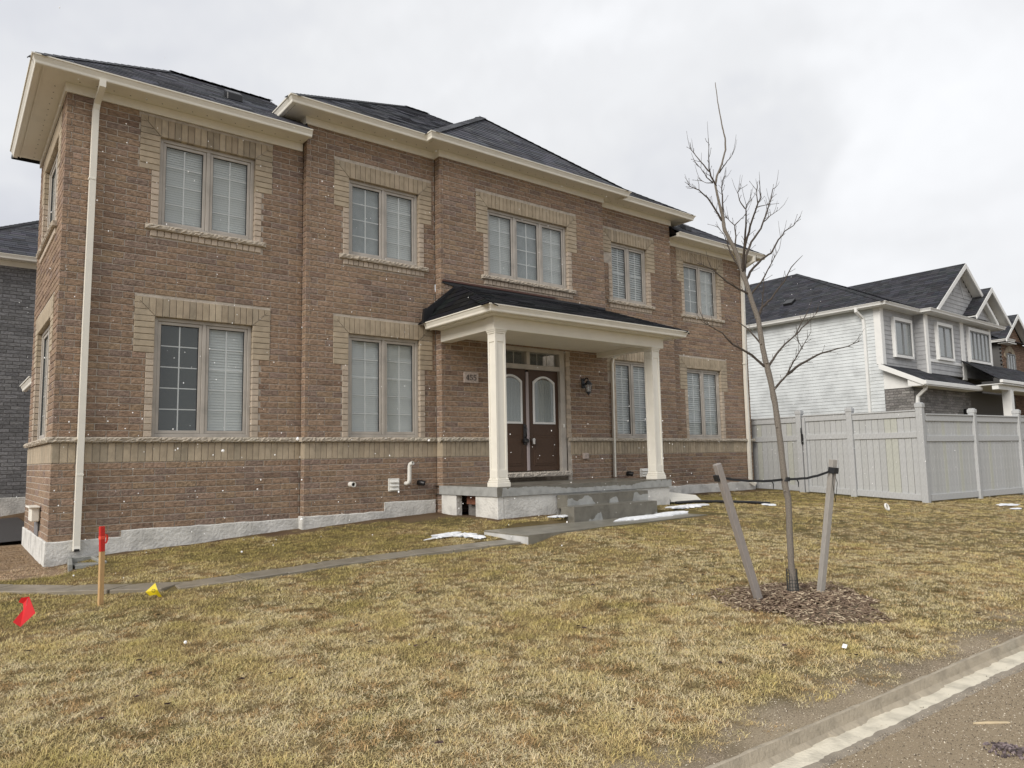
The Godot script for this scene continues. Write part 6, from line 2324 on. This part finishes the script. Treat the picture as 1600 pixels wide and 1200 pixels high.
func build_small_things() -> void:
	# snow left over: [x, y, d, rx, rd, on turf?, thickness]
	snow_patch("ragged white snow strip on the landing at the foot of the steps", [[8.0, 0.130, -2.72, 0.62, 0.12, false, 1.6], [8.75, 0.130, -2.6, 0.5, 0.13, false, 1.8], [7.55, 0.130, -2.82, 0.4, 0.06, false, 1.0], [9.35, 0.130, -2.42, 0.45, 0.12, true, 1.4]])
	snow_patch("thin broken snow patch on the grass beside the porch base", [[4.45, 0, -2.15, 0.2, 0.07, true, 0.8], [4.62, 0, -2.35, 0.15, 0.1, true, 0.9], [4.3, 0, -2.28, 0.2, 0.035, true, 0.6], [4.68, 0, -2.56, 0.09, 0.11, true, 0.7]])
	snow_patch("tiny snow scrap beside the left end of the bottom step", [[6.45, 0, -2.25, 0.17, 0.06, true, 0.8]])
	snow_patch("small snow scrap on the grass near the black hose", [[11.15, 0, -2.9, 0.16, 0.1, true, 0.8]])
	snow_patch("flat snow scrap on the grass below the street fence", [[16.1, 0, -5.2, 0.3, 0.12, true, 0.8], [15.4, 0, -5.55, 0.2, 0.06, true, 0.5]])
	# ribbed white panel leaning on the porch end, black hose
	var rp := thing("ribbed_panel", "ribbed white vinyl panel lying against the right end of the porch", "panel", V(10.0, 0.2, -1.75))
	for k in 5:
		var mb := MB.new()
		var t := k / 5.0
		var y0 := lerpf(0.26, 0.45, t)
		var y1 := lerpf(0.24, 0.345, t)
		mb.prism([V(9.6, y0, -1.86 + 0.03 * k), V(10.5, y1, -1.86 + 0.03 * k), V(10.5, y1 + 0.02, -1.85 + 0.03 * k), V(9.6, y0 + 0.037, -1.85 + 0.03 * k)], V(0, 0, 0.5 - 0.03 * k))
		obj("rib", mb, M.trim_white, rp)
	var hm := MB.new()
	var pts := []
	for q in [[9.58, -1.98], [10.1, -2.05], [10.6, -2.2], [11.1, -2.55], [11.4, -2.75]]:
		pts.append(V(q[0], gy(q[0], q[1]) + 0.035, q[1]))
	hm.tube(pts, [0.03, 0.03, 0.03, 0.03, 0.03], 8)
	tag(obj("drain_hose", hm, M.black_metal), "black drain hose lying on the grass beside the porch", "hose")
	# survey stake with painted head and ribbon
	var g := gy(0.168, -2.776)
	var sv := thing("survey_stake", "wooden survey stake with red painted top and ribbon standing in the lawn", "stake", V(0.168, g, -2.776))
	var mb := MB.new()
	var b0 := V(0.168, g - 0.05, -2.776)
	var b1 := V(0.158, 0.32, -2.81)
	var b2 := V(0.1465, 0.556, -2.83)
	var face := V(0.85, 0, -0.5).normalized()
	var sd := Basis(Vector3.UP, 0.62) * SX
	var th := sd.cross(Vector3.UP).normalized()
	mb.bev((b0 + b1) * 0.5, sd * 0.026, (b1 - b0) * 0.5, th * 0.012, 0.002)
	obj("shaft", mb, M.raw_wood, sv)
	mb = MB.new()
	mb.bev((b1 + b2) * 0.5, sd * 0.0265, (b2 - b1) * 0.5, th * 0.0125, 0.003)
	obj("painted_head", mb, M.red_paint, sv)
	mb = MB.new()
	var rbn := []
	for k in 9:
		var a := k / 8.0 * PI * 1.25 - 0.6
		rbn.append(b1.lerp(b2, 0.62) + sd * (0.026 + 0.028 * sin(a * 0.9 + 0.3)) + Vector3.UP * (0.045 * cos(a)) - Vector3.UP * 0.03 + th * 0.01)
	for k in 8:
		mb.quad(rbn[k] - th * 0.014, rbn[k] + th * 0.012, rbn[k + 1] + th * 0.012, rbn[k + 1] - th * 0.014, Vector3.UP + sd)
	mb.bev(b1.lerp(b2, 0.55), sd * 0.0285, Vector3.UP * 0.016, th * 0.0145, 0.003)
	obj("ribbon", mb, M.ribbon, sv)
	# utility flags
	flag("marker_flag", "bent red utility flag on a wire in the straw grass", V(-0.489, gy(-0.489, -3.277), -3.277), M.red_flag, [Vector2(-0.015, 0.262), Vector2(0.045, 0.268), Vector2(0.105, 0.135), Vector2(0.0, 0.03), Vector2(-0.055, 0.075), Vector2(0.005, 0.165), Vector2(-0.005, 0.21), Vector2(-0.04, 0.225)], false)
	flag("marker_flag", "crumpled yellow utility flag with a ring mark near the walkway", V(0.645, gy(0.645, -2.95), -2.95), M.yellow_flag, [Vector2(-0.127, 0.062), Vector2(-0.045, 0.14), Vector2(-0.016, 0.075), Vector2(0.024, -0.008), Vector2(-0.012, 0.004), Vector2(-0.03, 0.032), Vector2(-0.09, 0.022)], true)
	# litter
	var bt := thing("plastic_bottle", "crushed clear blue plastic bottle lying at the kerb", "bottle", V(5.27, -0.43, -8.70))
	mb = MB.new()
	var o := V(5.3, -0.378, -8.72)
	var ax := V(0.8, 0.02, 0.35).normalized()
	mb.tube([o - ax * 0.09, o - ax * 0.085, o - ax * 0.03, o + ax * 0.01, o + ax * 0.05, o + ax * 0.085, o + ax * 0.1, o + ax * 0.125], [0.02, 0.034, 0.035, 0.027, 0.034, 0.03, 0.014, 0.013], 14)
	obj("body", mb, M.bottle, bt)
	mb = MB.new()
	mb.tube([o - ax * 0.07, o - ax * 0.03], [0.0358, 0.0362], 14, false)
	obj("label_band", mb, M.bottle_label, bt)
	mb = MB.new()
	mb.tube([o + ax * 0.125, o + ax * 0.14], [0.016, 0.016], 12)
	obj("bottle_cap", mb, M.white_pipe, bt)
	mb = MB.new()
	var kc := V(3.66, -0.425, -9.0)
	var e1 := V(0.078, 0.0, -0.062)
	mb.prism([kc - e1 * 1.0 + V(0.0, 0.0, 0.005), kc - e1 * 0.3 + V(0.012, 0.002, -0.016), kc + e1 * 0.9 + V(0.008, 0.004, -0.01), kc + e1 * 1.05 + V(0, 0.006, 0.012), kc - e1 * 0.1 + V(-0.008, 0.008, 0.02), kc - e1 * 0.8 + V(-0.01, 0.005, 0.02)], Vector3(0, -0.004, 0))
	tag(obj("cardboard_scrap", mb, M.cardboard), "torn flat tan cardboard scrap on the gritty road", "litter")
	mb = MB.new()
	for k in 110:
		var a := rng.randf() * TAU
		var r := 0.11 * rng.randf()
		var p := V(3.31 + cos(a) * r, -0.425 + 0.02 * rng.randf() * (1.0 - r / 0.09), -9.19 + sin(a) * r)
		var s := rc(0.005, 0.012)
		mb.col = Color(0.13, 0.105, 0.105) * rc(0.5, 2.0)
		var bs := Basis.from_euler(Vector3(rng.randf() * 6, rng.randf() * 6, rng.randf() * 6))
		mb.bev(p, bs.x * s, bs.y * s * 0.5, bs.z * s * 0.6, 0.0015)
	var pl := obj("debris_clump", mb, M.chip)
	tag(pl, "clump of dark rotted leaf debris on the gritty road", "debris")
	mb = MB.new()
	var rr := []
	var rad := []
	for k in 13:
		var a := TAU * k / 12.0
		rr.append(V(13.0 + 0.055 * cos(a), 0.07 + 0.055 * sin(a), -4.2 + 0.02 * sin(a)))
		rad.append(0.02)
	mb.tube(rr, rad, 7, false)
	tag(obj("paper_cup", mb, M.white_pipe), "white crumpled paper cup on the grass before the fence", "litter")
	mb = MB.new()
	var lp := V(4.16, gy(4.16, -7.9) + 0.03, -7.9)
	mb.bev(lp, V(0.028, 0.004, 0.01), Vector3(0.002, 0.004, 0), V(-0.006, 0.002, 0.014), 0.002)
	tag(obj("paper_scrap", mb, M.flake), "tiny white paper scrap in the grass near the kerb", "litter")
	# falling flakes
	mb = MB.new()
	for sgn in [1.0, -1.0]:
		for k in 6:
			var a := TAU * k / 6.0
			var b := TAU * (k + 1) / 6.0
			var p := Vector3(cos(a), 0, sin(a))
			var q := Vector3(cos(b), 0, sin(b))
			mb.quad(p, q, q * 0.6 + Vector3(0, sgn * 0.8, 0), p * 0.6 + Vector3(0, sgn * 0.8, 0), p + q + Vector3(0, sgn, 0))
			mb.tri(p * 0.6 + Vector3(0, sgn * 0.8, 0), q * 0.6 + Vector3(0, sgn * 0.8, 0), Vector3(0, sgn, 0), Vector3(0, sgn, 0))
	var xf := []
	var cols := PackedColorArray()
	for k in 1500:
		var x := rc(-0.5, 15.0)
		var y := rc(-0.1, 5.6)
		var d := rc(-4.5, -0.5) if k % 4 else rc(-8.0, -3.0)
		if d < -3.0 and y > 1.6: continue
		if Vector3(x + 1.09, y - 1.1, d + 10.69).length() < 2.6: continue
		if x > 5.0 and x < 10.1 and d > -2.4 and y < 4.3: continue
		if gy(x, d) + 0.3 > y: continue
		var s := 0.003 + 0.0042 * pow(rng.randf(), 2.0)
		xf.append(Transform3D(Basis.from_euler(Vector3(rng.randf(), rng.randf(), 0)).scaled(Vector3(s, s * rc(0.9, 1.5), s)), V(x, y, d)))
		cols.append(Color.WHITE)
	tag(scatter("falling_snow", mb.mesh(), M.flake, xf, cols), "sparse white snowflakes drifting down in front of the house", "snowflakes")

func flag(called: String, label: String, at: Vector3, m: Material, outline: Array, ring: bool) -> void:
	var f := thing(called, label, "flag", at)
	var R := Basis(Vector3.UP, -0.05)
	var sx := R * V(cos(0.35), 0, -sin(0.35))
	var n := sx.cross(Vector3.UP).normalized()
	if n.dot(V(-1, 0, -10) - at) < 0.0: n = -n
	var tri := Geometry2D.triangulate_polygon(PackedVector2Array(outline))
	var pos := []
	for p: Vector2 in outline:
		pos.append(at + sx * p.x + Vector3.UP * p.y + n * (0.03 * sin(p.y * 22.0) + 0.18 * absf(p.x) * p.x * 6.0))
	var mb := MB.new()
	for i in range(0, tri.size(), 3):
		mb.tri(pos[tri[i]], pos[tri[i + 1]], pos[tri[i + 2]], n)
		mb.tri(pos[tri[i]] - n * 0.0012, pos[tri[i + 1]] - n * 0.0012, pos[tri[i + 2]] - n * 0.0012, -n)
	obj("cloth", mb, m, f)
	mb = MB.new()
	var top: Vector3 = at + sx * outline[1].x * 0.8 + Vector3.UP * (outline[1].y * 0.95) - n * 0.004
	mb.tube([at - Vector3.UP * 0.05, at + Vector3.UP * 0.02 + sx * 0.006 - n * 0.005, top], [0.0015, 0.0015, 0.0015], 5)
	obj("wire_stem", mb, M.wire, f)
	if ring:
		mb = MB.new()
		var pts := []
		var rad := []
		for k in 13:
			var a := TAU * k / 12.0
			var q := Vector2(-0.052, 0.072) + Vector2(cos(a), sin(a)) * 0.015
			pts.append(at + sx * q.x + Vector3.UP * q.y + n * (0.03 * sin(q.y * 22.0) + 0.18 * absf(q.x) * q.x * 6.0 + 0.008))
			rad.append(0.0022)
		mb.tube(pts, rad, 5, false)
		obj("ring_mark", mb, M.digit, f)

func build_tree() -> void:
	var t := thing("young_tree", "bare young deciduous tree tied between two stakes in the lawn", "tree", V(TRUNK[0][0], TRUNK[0][1], TRUNK[0][2]))
	var mb := MB.new()
	var pts := []
	var rad := []
	for i in TRUNK.size():
		var p = TRUNK[i]
		pts.append(V(p[0], p[1] - (0.06 if i == 0 else 0.0), p[2]))
		rad.append(p[3] * (1.0 if i > 2 else 0.82))
	# finer rings with knobbly growth
	var fp := []
	var fr := []
	for i in pts.size() - 1:
		for k in 4:
			var q := k / 4.0
			fp.append((pts[i] as Vector3).lerp(pts[i + 1], q) + Vector3(rc(-1, 1), 0, rc(-1, 1)) * 0.0015)
			fr.append(lerpf(rad[i], rad[i + 1], q) * rc(0.93, 1.07))
	fp.append(pts[-1])
	fr.append(rad[-1])
	mb.tube(fp, fr, 11)
	# old branch collars
	for k in [14, 22, 27, 31, 36, 40]:
		var q: Vector3 = fp[k]
		var a := rng.randf() * TAU
		mb.tube([q, q + Vector3(cos(a), 0.5, sin(a)) * (fr[k] + 0.012)], [fr[k] * 0.5, fr[k] * 0.3], 7)
	obj("trunk", mb, M.bark, t)
	var keep := []
	for b in BRANCHES:
		var br := MB.new()
		br.col = Color(0.40, 0.38, 0.375)
		var bp := []
		var rr := []
		var src: Array = b[1]
		var n := src.size()
		for i in n - 1:
			var A := V(src[i][0], src[i][1], src[i][2])
			var B := V(src[i + 1][0], src[i + 1][1], src[i + 1][2])
			for k in 3:
				var q := k / 3.0
				var jit := 0.003 if i + k > 0 else 0.0
				bp.append(A.lerp(B, q) + Vector3(rc(-1, 1), rc(-1, 1), rc(-1, 1)) * jit)
				rr.append(maxf(0.0022, b[0] * (1.0 - 0.82 * (i + q) / (n - 1))))
		bp.append(V(src[n - 1][0], src[n - 1][1], src[n - 1][2]))
		rr.append(0.0018)
		br.tube(bp, rr, 7)
		# short twigs and buds
		for i in range(2, bp.size() - 1):
			if rng.randf() < 0.62:
				var dir: Vector3 = (bp[i + 1] - bp[i - 1]).normalized()
				var sidew := dir.cross(Vector3(rc(-1, 1), rc(-0.3, 0.6), rc(-1, 1))).normalized()
				var L := rc(0.02, 0.10)
				var e: Vector3 = bp[i] + (dir * 0.8 + sidew * 0.75 + Vector3.UP * 0.25).normalized() * L
				var m2: Vector3 = (bp[i] + e) * 0.5 + Vector3(rc(-1, 1), rc(-1, 1), rc(-1, 1)) * 0.006
				br.tube([bp[i], m2, e], [0.0028, 0.0022, 0.0015], 5)
				br.tube([e, e + (e - m2).normalized() * 0.008, e + (e - m2).normalized() * 0.014], [0.0016, 0.003, 0.0008], 5)
		# fine upright shoots towards the tip
		for i in range(maxi(2, bp.size() / 2), bp.size()):
			if rng.randf() < 0.5:
				var dir2: Vector3 = (bp[i] - bp[i - 1]).normalized()
				var q0: Vector3 = bp[i]
				var up2 := (dir2 * 0.8 + Vector3(rc(-0.5, 0.5), rc(0.3, 1.0), rc(-0.5, 0.5))).normalized()
				var L2 := rc(0.06, 0.2)
				br.tube([q0, q0 + up2 * L2 * 0.5, q0 + (up2 + Vector3(0, 0.2, 0)).normalized() * L2], [0.0021, 0.0017, 0.001], 5)
		obj("branch", br, M.bark, t)
	# plastic mesh guard round the foot
	var gd := MB.new()
	var foot: Vector3 = pts[0] + Vector3.UP * 0.06
	for k in 12:
		var a := TAU * k / 12.0
		var o := Vector3(cos(a), 0, sin(a)) * 0.052
		gd.tube([foot + o, foot + o * 0.9 + Vector3(-0.01, 0.27, 0)], [0.003, 0.003], 4)
	for k in 9:
		var y := 0.015 + k * 0.031
		for j in 12:
			var a := TAU * j / 12.0
			var b2 := TAU * (j + 1) / 12.0
			var r := 0.052 - 0.0055 * y / 0.27
			var c := foot + Vector3(-0.01 * y / 0.27, y, 0)
			gd.tube([c + Vector3(cos(a), 0, sin(a)) * r, c + Vector3(cos(b2), 0, sin(b2)) * r], [0.0028, 0.0028], 4)
	tag(obj("trunk_guard", gd, M.guard, t), "dark plastic mesh guard around the foot of the trunk")
	# stakes and straps
	var S := [["weathered grey stake leaning away from the young tree towards the house porch", V(4.854, -0.235, -6.754), V(4.443, 1.034, -6.66)], ["pale weathered stake leaning towards the street beside the young tree", V(5.576, -0.235, -6.94), V(5.629, 1.05, -7.125)]]
	for k in 2:
		var a: Vector3 = S[k][1]
		var b: Vector3 = S[k][2]
		var ax := (b - a).normalized()
		a -= ax * 0.15
		var x := ax.cross(V(0.3, 0, 0.9)).normalized()
		var z := ax.cross(x)
		var w := 0.03 if k == 0 else 0.028
		var sm := MB.new()
		sm.col = Color(0.82, 0.79, 0.80) if k == 0 else Color(1.25, 1.23, 1.19)
		sm.bev((a + b) * 0.5, x * w, (b - a) * 0.5, z * w, 0.004)
		tag(obj("tree_stake", sm, M.stake_wood), S[k][0], "stake", "tree stakes")
	var tk := V(5.2086, 0.8726, -6.872)
	var A := V(4.471, 0.912, -6.653)
	var B := V(5.615, 0.947, -7.126)
	for k in 2:
		var e: Vector3 = A if k == 0 else B
		var sm := MB.new()
		var o := []
		var n := 9
		for i in n + 1:
			var q := float(i) / n
			o.append(e.lerp(tk, q) + Vector3.DOWN * 0.025 * sin(q * PI) + Vector3(0, rc(-0.003, 0.003), 0))
		var dir := (tk - e).normalized()
		var f := dir.cross(Vector3.UP).normalized()
		for i in n:
			var h := 0.011
			sm.quad(o[i] - Vector3.UP * h + f * 0.002, o[i + 1] - Vector3.UP * h + f * 0.002, o[i + 1] + Vector3.UP * h + f * 0.002, o[i] + Vector3.UP * h + f * 0.002, f)
			sm.quad(o[i] - Vector3.UP * h - f * 0.002, o[i + 1] - Vector3.UP * h - f * 0.002, o[i + 1] + Vector3.UP * h - f * 0.002, o[i] + Vector3.UP * h - f * 0.002, -f)
		# wraps round stake and trunk, loose tail
		var ax: Vector3 = (S[k][2] - S[k][1]).normalized()
		sm.tube([e - ax * 0.028, e + ax * 0.028], [0.047, 0.047], 4, true, PI / 4.0 + (0.0 if k == 0 else 0.2), ax.cross(V(0.3, 0, 0.9)).normalized())
		sm.tube([tk - Vector3.UP * 0.018 * (1 if k == 0 else -0.2), tk + Vector3.UP * 0.02], [0.037 + 0.001 * k, 0.037 + 0.001 * k], 11)
		var tq: Vector3 = o[7]
		sm.tube([tq, tq + Vector3(0.01, -0.03, 0.01), tq + Vector3(0.004, -0.075, 0.012)], [0.006, 0.006, 0.004], 5)
		if k == 1:
			sm.tube([e + ax * 0.0, e - ax * 0.12 + V(-0.045, 0, -0.03), e - ax * 0.3 + V(0.0, 0, -0.05), e - ax * 0.12 + V(0.04, 0, -0.03), e], [0.003, 0.003, 0.003, 0.003, 0.003], 5)
		tag(obj("tree_strap", sm, M.strap), "black webbing strap tying the trunk to the grey stake" if k == 0 else "black webbing strap tying the trunk to the pale stake", "strap", "tree straps")

func _ready() -> void:
	rng.seed = 20240
	noise.seed = 3
	noise.frequency = 0.12
	noise.fractal_octaves = 3
	noise2.seed = 9
	noise2.frequency = 0.06
	noise2.fractal_octaves = 3
	make_view()
	make_materials()
	build_ground()
	build_street()
	build_walk()
	build_house()
	build_left_neighbour()
	build_right_neighbour()
	build_far_house()
	build_fences()
	small_fixtures()
	build_tree()
	build_small_things()
	build_mulch()
	build_grass()
